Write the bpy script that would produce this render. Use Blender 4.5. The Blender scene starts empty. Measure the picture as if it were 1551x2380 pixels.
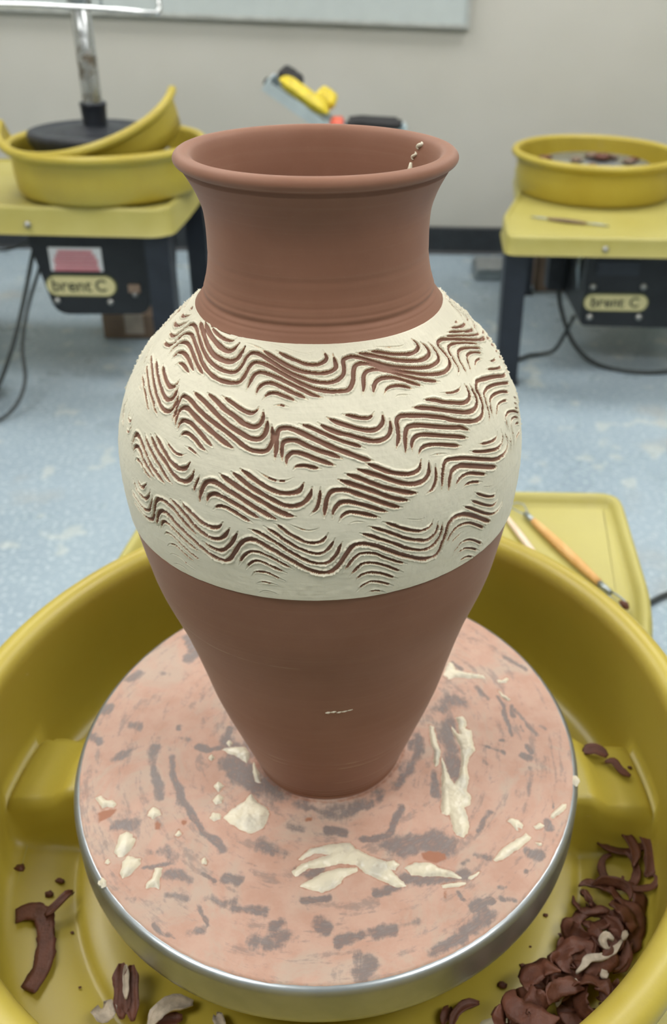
import bpy, math, random
import numpy as np
from mathutils import Vector, Matrix, Euler

# ------------------------------------------------------------------ camera, light, exposure
# Every length is in metres; z = 0 in the builders below is the top of the near wheel head,
# which stands ZH above the floor.
ZH = 0.62
FL = -ZH
scene = bpy.context.scene
col = scene.collection

F_PX, PITCH, ROLL = 2063.9, 0.488162, 0.014046
CAM = (0.035293, -0.461935, 0.506441 + ZH)
cam_d = bpy.data.cameras.new('camera')
cam_d.sensor_fit = 'AUTO'
cam_d.sensor_width = 36.0
cam_d.lens = F_PX / 2380.0 * 36.0
cam_d.shift_x = -114.09 / 2380.0
cam_d.shift_y = -208.93 / 2380.0
cam_d.clip_start = 0.02
cam_d.dof.use_dof = True
cam_d.dof.focus_distance = 0.435
cam_d.dof.aperture_fstop = 9.5
cam = bpy.data.objects.new('camera', cam_d)
col.objects.link(cam)
_f = Vector((0, math.cos(PITCH), -math.sin(PITCH)))
_r = Vector((1, 0, 0))
_u = _r.cross(_f)
_r2 = _r * math.cos(ROLL) + _u * math.sin(ROLL)
_u2 = _u * math.cos(ROLL) - _r * math.sin(ROLL)
cam.matrix_world = Matrix(((_r2.x, _u2.x, -_f.x, CAM[0]), (_r2.y, _u2.y, -_f.y, CAM[1]),
                           (_r2.z, _u2.z, -_f.z, CAM[2]), (0, 0, 0, 1)))
scene.camera = cam

world = bpy.data.worlds.new('world')
scene.world = world
world.use_nodes = True
world.node_tree.nodes['Background'].inputs[0].default_value = (0.8, 0.87, 0.9, 1)
world.node_tree.nodes['Background'].inputs[1].default_value = 0.05

LAMP_WATTS = 12.6          # emission strength of the ceiling panels
LAMP_COL = (1.0, 0.985, 0.965)
vs = scene.view_settings
vs.view_transform = 'Standard'
vs.look = 'None'
vs.gamma = 1.0
vs.exposure = 0.0
vs.use_curve_mapping = False
scene.cycles.max_bounces = 6
scene.cycles.diffuse_bounces = 4
scene.cycles.use_denoising = True
scene.cycles.caustics_reflective = False
scene.cycles.caustics_refractive = False

rnd = random.Random(7)
rng = np.random.default_rng(11)
PI = math.pi

# ------------------------------------------------------------------ materials
def srgb(h):
    c = [int(h[i:i + 2], 16) / 255 for i in (0, 2, 4)]
    return tuple(x / 12.92 if x <= .04045 else ((x + .055) / 1.055) ** 2.4 for x in c) + (1,)

class NT:
    """a small node-tree writer"""
    def __init__(s, name):
        s.m = bpy.data.materials.new(name)
        s.m.use_nodes = True
        s.t = s.m.node_tree
        s.b = s.t.nodes['Principled BSDF']
        s.co = s.n('ShaderNodeTexCoord').outputs['Object']
    def n(s, typ, **kw):
        nd = s.t.nodes.new(typ)
        for k, v in kw.items():
            setattr(nd, k, v)
        return nd
    def put(s, sock, v):
        if isinstance(v, bpy.types.NodeSocket):
            s.t.links.new(v, sock)
        elif v is not None:
            sock.default_value = v
    def noise(s, scale, detail=4, rough=.55, vec=None, dist=0.0):
        nd = s.n('ShaderNodeTexNoise')
        s.put(nd.inputs['Vector'], vec or s.co)
        nd.inputs['Scale'].default_value = scale
        nd.inputs['Detail'].default_value = detail
        nd.inputs['Roughness'].default_value = rough
        nd.inputs['Distortion'].default_value = dist
        return nd.outputs['Fac']
    def scale(s, xyz, vec=None):
        nd = s.n('ShaderNodeMapping')
        s.put(nd.inputs['Vector'], vec or s.co)
        nd.inputs['Scale'].default_value = xyz
        return nd.outputs['Vector']
    def ramp(s, fac, a, b):
        nd = s.n('ShaderNodeMapRange', interpolation_type='SMOOTHSTEP')
        s.put(nd.inputs['Value'], fac)
        nd.inputs['From Min'].default_value = a
        nd.inputs['From Max'].default_value = b
        return nd.outputs['Result']
    def mix(s, fac, a, b):
        nd = s.n('ShaderNodeMix', data_type='RGBA')
        s.put(nd.inputs[0], fac)
        s.put(nd.inputs[6], a)
        s.put(nd.inputs[7], b)
        return nd.outputs[2]
    def math(s, op, a, b=None):
        nd = s.n('ShaderNodeMath', operation=op)
        s.put(nd.inputs[0], a)
        if b is not None:
            s.put(nd.inputs[1], b)
        return nd.outputs[0]
    def attr(s, name):
        return s.n('ShaderNodeAttribute', attribute_name=name).outputs['Fac']
    def xyz(s):
        return s.n('ShaderNodeSeparateXYZ'), None
    def sep(s, vec=None):
        nd = s.n('ShaderNodeSeparateXYZ')
        s.put(nd.inputs[0], vec or s.co)
        return nd.outputs
    def bump(s, h, dist, strength=1.0):
        nd = s.n('ShaderNodeBump')
        nd.inputs['Strength'].default_value = strength
        nd.inputs['Distance'].default_value = dist
        s.put(nd.inputs['Height'], h)
        s.t.links.new(nd.outputs['Normal'], s.b.inputs['Normal'])
    def fin(s, color=None, rough=.5, metal=0.0, spec=None, emit=None, estr=0.0):
        s.put(s.b.inputs['Base Color'], color)
        s.put(s.b.inputs['Roughness'], rough)
        s.put(s.b.inputs['Metallic'], metal)
        if spec is not None:
            s.b.inputs['Specular IOR Level'].default_value = spec
        if emit:
            s.b.inputs['Emission Color'].default_value = emit
            s.b.inputs['Emission Strength'].default_value = estr
        return s.m

def plain(name, hexa, rough=.5, metal=0.0, var=.12, scale=20, bump=0.0, bscale=300, spec=None):
    t = NT(name)
    c = srgb(hexa)
    d = tuple(x * (1 - var) for x in c[:3]) + (1,)
    l = tuple(min(1, x * (1 + var)) for x in c[:3]) + (1,)
    color = t.mix(t.ramp(t.noise(scale), .3, .7), d, l)
    if bump:
        t.bump(t.noise(bscale, 3), bump)
    return t.fin(color, rough, metal, spec)

MAT = {}
def M_wall():
    t = NT('painted_wall')
    c = t.mix(t.ramp(t.noise(1.3, 3), .35, .65), srgb('bebcb2'), srgb('c5c3ba'))
    t.bump(t.noise(220, 3), .0006)
    return t.fin(c, .75, spec=.25)
MAT['wall'] = M_wall()
def M_floor():
    t = NT('vinyl_floor')
    big = t.ramp(t.noise(2.0, 4), .3, .7)
    base = t.mix(big, srgb('8d9eaa'), srgb('9cadb8'))
    base = t.mix(t.ramp(t.noise(90, 2), .52, .66), base, srgb('b4c2c8'))
    spl = t.ramp(t.noise(14, 2, .4), .64, .70)
    base = t.mix(t.math('MULTIPLY', spl, .3), base, srgb('d6d8c8'))
    base = t.mix(t.math('MULTIPLY', t.ramp(t.noise(3.1, 5), .58, .72), .35), base, srgb('a79f8e'))
    return t.fin(base, t.ramp(t.noise(6), -.2, 1.5), spec=.4)
MAT['floor'] = M_floor()
MAT['ceiling'] = plain('ceiling_tile', 'e6e4dc', .9, var=.03, scale=60)
MAT['baseboard'] = plain('rubber_baseboard', '2c3034', .45, var=.15)
def M_clay(name, a, b, rough=.62):
    t = NT(name)
    z = t.sep()[2]
    lines = t.noise(1.0, 5, .6, t.scale((6, 6, 420)))
    c = t.mix(t.ramp(t.noise(16, 5, .6), .3, .72), srgb(a), srgb(b))
    c = t.mix(t.math('MULTIPLY', t.ramp(lines, .45, .75), .10), c, srgb('a5826c'))
    # pale slip traces left by the trimming tool round the lower wall
    for z0, w, k in ((.0525, .0007, .55), (.0465, .0006, .5), (.0255, .0005, .35), (.163, .0006, .35)):
        wav = t.math('MULTIPLY', t.math('SUBTRACT', t.noise(14, 2), .5), .004)
        d = t.math('ABSOLUTE', t.math('SUBTRACT', t.math('ADD', z, wav), z0))
        m = t.ramp(d, w, 0.0)
        m = t.math('MULTIPLY', m, t.math('MULTIPLY', t.ramp(t.noise(22, 3), .5, .62), k))
        c = t.mix(m, c, srgb('cbb79c'))
    c = t.mix(t.math('MULTIPLY', t.ramp(t.noise(900, 2), .72, .8), .35), c, srgb('b08a6c'))
    h = t.math('ADD', t.math('MULTIPLY', lines, .6), t.math('MULTIPLY', t.noise(700, 3), .3))
    t.bump(h, .00011, .7)
    t.b.inputs['Sheen Weight'].default_value = .14
    t.b.inputs['Sheen Roughness'].default_value = .45
    t.b.inputs['Sheen Tint'].default_value = (1, .9, .82, 1)
    return t.fin(c, rough, spec=.32)
MAT['clay'] = M_clay('red_clay', '865c47', '8f6550')
def M_slip():
    t = NT('incised_slip')
    g = t.attr('groove')
    cream = t.mix(t.ramp(t.noise(26, 4, .6, t.scale((1, 1, 2.2))), .35, .75), srgb('e4dec8'), srgb('dbd5bf'))
    thin = t.ramp(t.noise(13, 5, .6, t.scale((1, 1, 1.9)), .6), .66, .78)
    cream = t.mix(t.math('MULTIPLY', thin, .35), cream, srgb('b9b6b0'))
    tan = srgb('c6a07c')
    brown = t.mix(t.noise(60), srgb('8a6553'), srgb('9a7464'))
    c = t.mix(t.ramp(g, .12, .42), cream, tan)
    c = t.mix(t.ramp(g, .40, .62), c, brown)
    brush = t.noise(1, 4, .7, t.scale((30, 30, 900)))
    h = t.math('ADD', t.math('MULTIPLY', brush, .6), t.math('MULTIPLY', t.noise(900, 2), .4))
    t.bump(h, .00016, .8)
    return t.fin(c, .55, spec=.3)
MAT['slip_band'] = M_slip()
def M_slip2():
    t = NT('wet_cream_slip')
    c = t.mix(t.ramp(t.noise(60, 4), .4, .75), srgb('dcd3ba'), srgb('c3beae'))
    c = t.mix(t.math('MULTIPLY', t.ramp(t.noise(140, 3), .62, .72), .35), c, srgb('a8927c'))
    t.bump(t.noise(500, 3), .0003, .5)
    return t.fin(c, .28, spec=.5)
MAT['slip_wet'] = M_slip2()
MAT['clay_wet'] = plain('wet_red_clay', '8a5f49', .35, var=.25, scale=90, bump=.0006, bscale=400)
def M_film():
    t = NT('dried_clay_film')
    g = t.attr('scrape')
    sp = t.sep()
    r = t.math('SQRT', t.math('ADD', t.math('POWER', sp[0], 2.0), t.math('POWER', sp[1], 2.0)))
    ang = t.math('ARCTAN2', sp[1], sp[0])
    cb = t.n('ShaderNodeCombineXYZ')
    t.put(cb.inputs[0], t.math('MULTIPLY', r, 90.0))
    t.put(cb.inputs[1], t.math('MULTIPLY', ang, 3.2))
    pol = cb.outputs[0]
    n1 = t.noise(1.0, 6, .65, pol)
    n2 = t.noise(55, 5, .65)
    n3 = t.noise(330, 3, .6)
    pink = t.mix(t.ramp(n2, .3, .7), srgb('bc9582'), srgb('c5a391'))
    pink = t.mix(t.math('MULTIPLY', t.ramp(t.noise(21, 5, .65, None, .8), .46, .66), .7), pink, srgb('bba999'))
    pink = t.mix(t.math('MULTIPLY', t.ramp(n1, .6, .72), .4), pink, srgb('b9a79a'))
    n4 = t.noise(1.0, 5, .7, t.scale((130, 34, 1)), .4)
    field = t.math('ADD', g, t.math('MULTIPLY', t.math('SUBTRACT', n1, .5), .75))
    field = t.math('ADD', field, t.math('MULTIPLY', t.math('SUBTRACT', n2, .5), .8))
    field = t.math('ADD', field, t.math('MULTIPLY', t.math('SUBTRACT', n4, .5), .7))
    field = t.math('ADD', field, t.math('MULTIPLY', t.math('SUBTRACT', n3, .5), .22))
    k = t.math('MULTIPLY', t.ramp(field, .16, .46), .95)
    # thinner scuffs wherever the tool dragged through the film
    n5 = t.noise(1.5, 6, .7, pol, .6)
    thin_ = t.math('ADD', t.math('MULTIPLY', t.math('SUBTRACT', n5, .5), 1.3), t.math('MULTIPLY', t.math('SUBTRACT', n1, .5), .9))
    thin_ = t.math('ADD', thin_, t.math('MULTIPLY', t.math('SUBTRACT', n3, .5), .35))
    k = t.math('MAXIMUM', k, t.math('MULTIPLY', t.ramp(thin_, .02, .26), .55))
    n6 = t.noise(4.5, 5, .7, pol, .3)
    grey = t.mix(t.ramp(n6, .35, .65), srgb('6a6160'), srgb('877d79'))
    k = t.math('MULTIPLY', k, t.math('ADD', .55, t.math('MULTIPLY', t.ramp(n6, .30, .55), .45)))
    c = t.mix(k, pink, grey)
    b = t.attr('wet')
    c = t.mix(t.ramp(t.math('ADD', b, t.math('MULTIPLY', t.math('SUBTRACT', n3, .5), .6)), .25, .75), c, srgb('a06e56'))
    t.bump(t.math('ADD', t.math('MULTIPLY', field, -.6), t.math('MULTIPLY', n3, .2)), .0004, .6)
    rg = t.n('ShaderNodeMapRange')
    t.put(rg.inputs[0], k)
    rg.inputs[3].default_value = .62
    rg.inputs[4].default_value = .42
    return t.fin(c, rg.outputs[0], spec=.35)
MAT['film'] = M_film()
def M_alu():
    t = NT('worn_aluminium')
    n = t.noise(1, 3, .5, t.scale((8, 8, 900)))
    c = t.mix(t.ramp(t.noise(30), .3, .7), srgb('9fa5a8'), srgb('b0b6b9'))
    rg = t.n('ShaderNodeMapRange')
    t.put(rg.inputs[0], n)
    rg.inputs[3].default_value = .26
    rg.inputs[4].default_value = .36
    t.bump(n, .00008, .4)
    return t.fin(c, rg.outputs[0], .76)
MAT['alu'] = M_alu()
MAT['chrome'] = plain('chrome', 'd4d6d6', .14, 1.0, var=.05)
def M_oldchrome():
    t = NT('stained_chrome')
    k = t.ramp(t.noise(24, 5, .7), .48, .62)
    c = t.mix(k, srgb('b9bcbc'), srgb('6f675a'))
    return t.fin(c, t.math('ADD', t.math('MULTIPLY', k, .35), .2), .85)
MAT['oldchrome'] = M_oldchrome()
def M_yellow(name, a, b, rough=.38):
    t = NT(name)
    c = t.mix(t.ramp(t.noise(9, 4), .3, .7), srgb(a), srgb(b))
    sc = t.ramp(t.noise(30, 5, .7, t.scale((1, 1, 3))), .70, .78)
    c = t.mix(t.math('MULTIPLY', sc, .45), c, srgb('d8d2b4'))
    c = t.mix(t.math('MULTIPLY', t.ramp(t.noise(5, 5, .65), .60, .78), .18), c, srgb('b8a98a'))
    t.bump(t.noise(260, 2), .0002, .4)
    rg = t.n('ShaderNodeMapRange')
    t.put(rg.inputs[0], t.noise(18, 4))
    rg.inputs[3].default_value = rough - .1
    rg.inputs[4].default_value = rough + .14
    return t.fin(c, rg.outputs[0], spec=.55)
MAT['pan'] = M_yellow('yellow_plastic', 'b19d38', 'b8a640')
MAT['table'] = M_yellow('yellow_table_plastic', 'aaa053', 'b1a85e', .45)
MAT['black_metal'] = plain('black_enamel', '1d2023', .42, var=.2, spec=.4)
MAT['black_plastic'] = plain('dusty_black_plastic', '25282e', .5, var=.35, scale=35)
MAT['blue_black'] = plain('blue_black_enamel', '20252e', .4, var=.2)
MAT['cord'] = plain('dark_rubber_cord', '2f3433', .5)
MAT['bolt'] = plain('zinc_bolt', 'a8a8a4', .35, .9)
MAT['plate'] = plain('cream_nameplate', 'c9c08c', .45, var=.06)
MAT['plate_edge'] = plain('olive_plate_border', '4c512f', .5)
MAT['ink'] = plain('dark_ink', '23291c', .6)
MAT['paper'] = plain('white_label', 'd9dadb', .6, var=.04)
MAT['red_print'] = plain('red_print', 'c2757c', .6, var=.12, scale=200)
MAT['board'] = plain('whiteboard_enamel', 'bdc6c5', .25, var=.02)
MAT['board_frame'] = plain('whiteboard_frame', 'b9bcb8', .4, .3)
def M_wood(name, a, b):
    t = NT(name)
    n = t.noise(1, 5, .6, t.scale((120, 14, 120)))
    c = t.mix(t.ramp(n, .35, .65), srgb(a), srgb(b))
    return t.fin(c, .5, spec=.35)
MAT['wood'] = M_wood('honey_wood', 'cf9f60', 'dcb277')
MAT['palewood'] = M_wood('pale_wood', 'd9c3ab', 'e4d3c0')
MAT['shaving'] = plain('trimmed_red_clay', '623b2c', .5, var=.22, scale=120, bump=.0005, bscale=500, spec=.35)
MAT['shaving_pale'] = plain('slip_coated_trimming', 'b7a996', .55, var=.2, scale=160, bump=.0006, bscale=500)
MAT['cardboard'] = plain('brown_cardboard', '7d6a5a', .8)
MAT['beige'] = plain('beige_plastic', 'ab9f92', .6)
MAT['case'] = plain('pale_grey_plastic', 'b6c4c8', .35, var=.06)
MAT['yellow_pack'] = plain('bright_yellow_pack', 'd8c22c', .4, var=.2, scale=60)
MAT['red_pack'] = plain('red_pack', 'd4604a', .4, var=.15, scale=60)
MAT['dark_pack'] = plain('dark_tool_roll', '1c1b1d', .6, var=.3)
MAT['clearblue'] = plain('clear_bluish_plastic', 'a9bcc2', .2, var=.08)
MAT['steel_box'] = plain('brushed_steel', '9ea6a8', .35, .8)
def M_lamp():
    t = NT('lamp_diffuser')
    return t.fin((.9, .9, .9, 1), .5, emit=LAMP_COL + (1,), estr=LAMP_WATTS)
MAT['lamp'] = M_lamp()

# ------------------------------------------------------------------ builders
ORG = {}
def link(o, parent=None):
    col.objects.link(o)
    if parent is not None:
        o.parent = parent
    return o
def tag(o, label=None, cat=None, group=None, kind=None):
    if label: o['label'] = label
    if cat: o['category'] = cat
    if group: o['group'] = group
    if kind: o['kind'] = kind
    return o
def thing(name, at, label, cat, group=None):
    o = bpy.data.objects.new(name, None)
    o.empty_display_size = .03
    o.location = (at[0], at[1], at[2] + ZH)
    ORG[o.name] = Vector(at)
    link(o)
    return tag(o, label, cat, group)
def mesh_obj(name, V, Fc, mat, parent=None, at=None, smooth=True, angle=None):
    """one mesh object; V is in scene coordinates with z = 0 at the wheel head"""
    V = np.asarray(V, dtype=np.float64).reshape(-1, 3)
    if parent is not None:
        org = np.array(ORG[parent.name])
    elif at is not None:
        org = np.array(at, dtype=float)
    else:
        org = np.array([(V[:, 0].min() + V[:, 0].max()) / 2, (V[:, 1].min() + V[:, 1].max()) / 2, V[:, 2].min()])
    me = bpy.data.meshes.new(name)
    me.from_pydata((V - org).tolist(), [], Fc)
    me.materials.append(MAT[mat])
    if smooth:
        me.shade_smooth()
        if angle:
            me.set_sharp_from_angle(angle=math.radians(angle))
    o = bpy.data.objects.new(name, me)
    link(o, parent)
    ORG[o.name] = Vector(org)
    if parent is None:
        o.location = (org[0], org[1], org[2] + ZH)
    else:
        o.location = (0, 0, 0)
    return o
def sub_obj(name, V, Fc, mat, part, **kw):
    """a sub-part: its parent is a part that sits at its thing's origin"""
    return mesh_obj(name, V, Fc, mat, part, **kw)

class MB:
    def __init__(s):
        s.V = []; s.F = []
    def add(s, V, Fc):
        k = len(s.V)
        s.V += [tuple(map(float, v)) for v in V]
        s.F += [[i + k for i in f] for f in Fc]
        return s
    def box(s, lo, hi, bevel=0.0):
        x0, y0, z0 = lo; x1, y1, z1 = hi
        if not bevel:
            V = [(x0, y0, z0), (x1, y0, z0), (x1, y1, z0), (x0, y1, z0), (x0, y0, z1), (x1, y0, z1), (x1, y1, z1), (x0, y1, z1)]
            return s.add(V, [[0, 3, 2, 1], [4, 5, 6, 7], [0, 1, 5, 4], [1, 2, 6, 5], [2, 3, 7, 6], [3, 0, 4, 7]])
        return s.prism(round_rect(x0, x1, y0, y1, bevel * 1.6, 3), z0, z1, bevel)
    def prism(s, poly, z0, z1, bevel=0.0, axis='z'):
        """closed outline (list of x, y) between two heights, with a bevelled top and bottom edge"""
        P = np.array(poly, float); n = len(P)
        rings = []
        if bevel:
            e = np.roll(P, -1, 0) - np.roll(P, 1, 0)
            nrm = np.stack([e[:, 1], -e[:, 0]], 1); nrm /= np.linalg.norm(nrm, axis=1)[:, None] + 1e-12
            for (dz, ins) in ((0, bevel), (bevel * .3, bevel * .3), (bevel, 0)):
                rings.append((P - nrm * ins, z0 + dz))
            for (dz, ins) in ((bevel, 0), (bevel * .3, bevel * .3), (0, bevel)):
                rings.append((P - nrm * ins, z1 - dz))
        else:
            rings = [(P, z0), (P, z1)]
        V = []; Fc = []
        for Q, z in rings:
            V += [(q[0], q[1], z) for q in Q]
        for k in range(len(rings) - 1):
            for i in range(n):
                j = (i + 1) % n
                Fc.append([k * n + i, k * n + j, (k + 1) * n + j, (k + 1) * n + i])
        Fc.append(list(range(n))[::-1])
        Fc.append([(len(rings) - 1) * n + i for i in range(n)])
        if axis == 'y':      # outline given in (x, z), heights along y
            V = [(a, c, b) for a, b, c in V]
            Fc = [f[::-1] for f in Fc]
        return s.add(V, Fc)
    def tube(s, pts, rad, seg=12, caps=True, closed=False):
        P = [Vector(p) for p in pts]; n = len(P)
        R = rad if hasattr(rad, '__len__') else [rad] * n
        V = []; Fc = []
        up = None
        for i in range(n):
            if closed:
                d = (P[(i + 1) % n] - P[i - 1])
            else:
                d = P[min(i + 1, n - 1)] - P[max(i - 1, 0)]
            d.normalize()
            if up is None:
                up = Vector((0, 0, 1)) if abs(d.z) < .9 else Vector((1, 0, 0))
            a = up.cross(d); a.normalize(); b = d.cross(a); up = b
            for k in range(seg):
                t = 2 * PI * k / seg
                V.append(P[i] + (a * math.cos(t) + b * math.sin(t)) * R[i])
        m = n if closed else n - 1
        for i in range(m):
            for k in range(seg):
                i2 = (i + 1) % n; k2 = (k + 1) % seg
                Fc.append([i * seg + k, i * seg + k2, i2 * seg + k2, i2 * seg + k])
        if caps and not closed:
            Fc.append(list(range(seg))[::-1])
            Fc.append([(n - 1) * seg + k for k in range(seg)])
        return s.add(V, Fc)
    def lathe(s, prof, c=(0, 0), seg=96, closed=False):
        """profile of (r, z) from bottom outside to top; axis vertical through c"""
        n = len(prof); V = []; Fc = []
        for r, z in prof:
            for k in range(seg):
                t = 2 * PI * k / seg
                V.append((c[0] + r * math.cos(t), c[1] + r * math.sin(t), z))
        for i in range(n if closed else n - 1):
            i2 = (i + 1) % n
            for k in range(seg):
                k2 = (k + 1) % seg
                Fc.append([i * seg + k, i * seg + k2, i2 * seg + k2, i2 * seg + k])
        return s.add(V, Fc)
    def xf(s, m):
        s.V = [tuple(m @ Vector(v)) for v in s.V]
        return s
    def obj(s, name, mat, parent=None, **kw):
        return mesh_obj(name, s.V, s.F, mat, parent, **kw)

def round_rect(x0, x1, y0, y1, r, n=4):
    P = []
    for cx, cy, a0 in ((x1 - r, y0 + r, -90), (x1 - r, y1 - r, 0), (x0 + r, y1 - r, 90), (x0 + r, y0 + r, 180)):
        for k in range(n + 1):
            a = math.radians(a0 + 90 * k / n)
            P.append((cx + r * math.cos(a), cy + r * math.sin(a)))
    return P
def round_poly(poly, r, n=4):
    """round the corners of an outline"""
    P = [Vector((a, b)) for a, b in poly]; out = []
    for i in range(len(P)):
        a, b, c = P[i - 1], P[i], P[(i + 1) % len(P)]
        u = (a - b).normalized(); v = (c - b).normalized()
        q = min(r, (a - b).length * .45, (c - b).length * .45)
        s_, e = b + u * q, b + v * q
        for k in range(n + 1):
            t = k / n
            out.append(tuple((1 - t) ** 2 * s_ + 2 * t * (1 - t) * b + t * t * e))
    return out
def crom(P, step):
    """Catmull-Rom through the points, resampled at about `step`"""
    P = np.asarray(P, float)
    if len(P) < 3:
        n = max(2, int(np.linalg.norm(P[-1] - P[0]) / step) + 1)
        t = np.linspace(0, 1, n)[:, None]
        return P[0] * (1 - t) + P[-1] * t
    Q = np.vstack([2 * P[0] - P[1], P, 2 * P[-1] - P[-2]])
    o = []
    for i in range(1, len(Q) - 2):
        a, b, c, d = Q[i - 1], Q[i], Q[i + 1], Q[i + 2]
        n = max(2, int(np.linalg.norm(c - b) / step) + 1)
        t = np.linspace(0, 1, n, endpoint=False)[:, None]
        o.append(.5 * (2 * b + (c - a) * t + (2 * a - 5 * b + 4 * c - d) * t ** 2 + (3 * b - a - 3 * c + d) * t ** 3))
    o.append(P[-1:])
    return np.vstack(o)
def lumpy(nx, ny, seed=0, octaves=4, p=.5):
    """smooth value noise sampled on arrays nx, ny (in lattice units), about -1..1"""
    g = np.random.default_rng(seed)
    out = 0; amp = 1; tot = 0
    for k in range(octaves):
        T = g.uniform(-1, 1, (64, 64))
        x = nx * 2 ** k + 13.7 * k; y = ny * 2 ** k + 7.1 * k
        xi = np.floor(x).astype(int); yi = np.floor(y).astype(int)
        fx = x - xi; fy = y - yi
        fx = fx * fx * (3 - 2 * fx); fy = fy * fy * (3 - 2 * fy)
        a = T[xi % 64, yi % 64]; b = T[(xi + 1) % 64, yi % 64]
        c = T[xi % 64, (yi + 1) % 64]; d = T[(xi + 1) % 64, (yi + 1) % 64]
        out = out + amp * ((a * (1 - fx) + b * fx) * (1 - fy) + (c * (1 - fx) + d * fx) * fy)
        tot += amp; amp *= p
    return out / tot
def sstep(a, b, x):
    t = np.clip((x - a) / (b - a), 0, 1)
    return t * t * (3 - 2 * t)
def grid_mesh(name, X, wrap, mat, parent, attrs=None):
    """a rows x cols grid of points as one mesh, written with numpy; `attrs` are per-vertex floats"""
    R, C = X.shape[:2]
    org = np.array(ORG[parent.name])
    V = (X.reshape(-1, 3) - org).astype(np.float32)
    i = np.arange(R - 1)[:, None] * C
    k = np.arange(C if wrap else C - 1)[None, :]
    k2 = (k + 1) % C
    Q = np.stack([i + k, i + k2, i + C + k2, i + C + k], -1).reshape(-1).astype(np.int32)
    nf = len(Q) // 4
    me = bpy.data.meshes.new(name)
    me.vertices.add(len(V)); me.vertices.foreach_set('co', V.ravel())
    me.loops.add(len(Q)); me.loops.foreach_set('vertex_index', Q)
    me.polygons.add(nf)
    me.polygons.foreach_set('loop_start', np.arange(nf, dtype=np.int32) * 4)
    me.update(calc_edges=True)
    me.shade_smooth()
    for nm, v in (attrs or {}).items():
        a = me.attributes.new(nm, 'FLOAT', 'POINT')
        a.data.foreach_set('value', v.reshape(-1).astype(np.float32))
    me.materials.append(MAT[mat])
    o = bpy.data.objects.new(name, me)
    link(o, parent)
    ORG[o.name] = Vector(org)
    return o
def text_mesh(body, size, at, mat, parent, name='lettering', bold=.0):
    """upright lettering facing -y, centred on `at`"""
    cu = bpy.data.curves.new('t', 'FONT')
    cu.body = body; cu.size = size; cu.extrude = .0006; cu.offset = bold
    cu.align_x = 'CENTER'; cu.align_y = 'CENTER'
    ob = bpy.data.objects.new('t', cu)
    col.objects.link(ob)
    dg = bpy.context.evaluated_depsgraph_get(); dg.update()
    me = bpy.data.meshes.new_from_object(ob.evaluated_get(dg))
    V = [(at[0] + v.co.x, at[1] - v.co.z, at[2] + v.co.y) for v in me.vertices]
    Fc = [list(p.vertices) for p in me.polygons]
    bpy.data.objects.remove(ob); bpy.data.curves.remove(cu); bpy.data.meshes.remove(me)
    return mesh_obj(name, V, Fc, mat, parent, smooth=False)

# ------------------------------------------------------------------ the room
WY = 3.19                                   # wall behind the wheels
X0, X1, Y0, ZC = -2.7, 2.9, -3.2, 2.13      # side walls, wall behind the viewer, ceiling
def struct(name, lo, hi, mat):
    o = MB().box(lo, hi).obj(name, mat, smooth=False)
    return tag(o, kind='structure')
struct('floor', (X0 - .1, Y0 - .1, FL - .1), (X1 + .1, WY + .1, FL), 'floor')
struct('wall_back', (X0 - .1, WY, FL), (X1 + .1, WY + .1, ZC), 'wall')
struct('wall_left', (X0 - .1, Y0, FL), (X0, WY, ZC), 'wall')
struct('wall_right', (X1, Y0, FL), (X1 + .1, WY, ZC), 'wall')
struct('wall_front', (X0 - .1, Y0 - .1, FL), (X1 + .1, Y0, ZC), 'wall')
struct('ceiling', (X0 - .1, Y0 - .1, ZC), (X1 + .1, WY + .1, ZC + .1), 'ceiling')
def baseboard(name, lo, hi):
    (x0, y0), (x1, y1) = lo, hi
    mb = MB()
    # rubber cove: a thin strip with a toe that runs out on the floor
    prof = [(0, 0), (-.022, 0), (-.016, .004), (-.011, .012), (-.009, .03), (-.009, .108), (-.006, .113), (0, .114)]
    V = []
    for x in (x0, x1):
        V += [(x, y0 + a, FL + b) for a, b in prof]
    n = len(prof)
    Fc = [[i, (i + 1) % n, n + (i + 1) % n, n + i] for i in range(n)] + [list(range(n))[::-1], [n + i for i in range(n)]]
    mb.add(V, Fc)
    return tag(mb.obj(name, 'baseboard', smooth=False), kind='structure')
baseboard('baseboard_back', (X0, WY), (X1, WY))

LIGHTS = [(-1.2, -.8), (1.25, -.8), (-1.2, .85), (1.25, .85), (-1.1, 2.45), (1.15, 2.45)]
WHERE = ['to the left of the viewer', 'to the right of the viewer', 'left of the vase', 'right of the vase',
         'over the wheel with the upturned stool', 'over the wheel with clay scraps in its pan']
for (lx, ly), wh in zip(LIGHTS, WHERE):
    t = thing('ceiling_light', (lx, ly, ZC - .03), 'white recessed fluorescent ceiling panel ' + wh, 'ceiling light', 'fluorescent panels in the ceiling')
    fr = MB()
    for a, b in (((lx - .62, ly - .32), (lx + .62, ly - .30)), ((lx - .62, ly + .30), (lx + .62, ly + .32)),
                 ((lx - .62, ly - .30), (lx - .60, ly + .30)), ((lx + .60, ly - .30), (lx + .62, ly + .30))):
        fr.box((a[0], a[1], ZC - .03), (b[0], b[1], ZC))
    fr.obj('frame', 'board_frame', t, smooth=False)
    MB().box((lx - .60, ly - .30, ZC - .02), (lx + .60, ly + .30, ZC - .004)).obj('diffuser', 'lamp', t, smooth=False)

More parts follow.
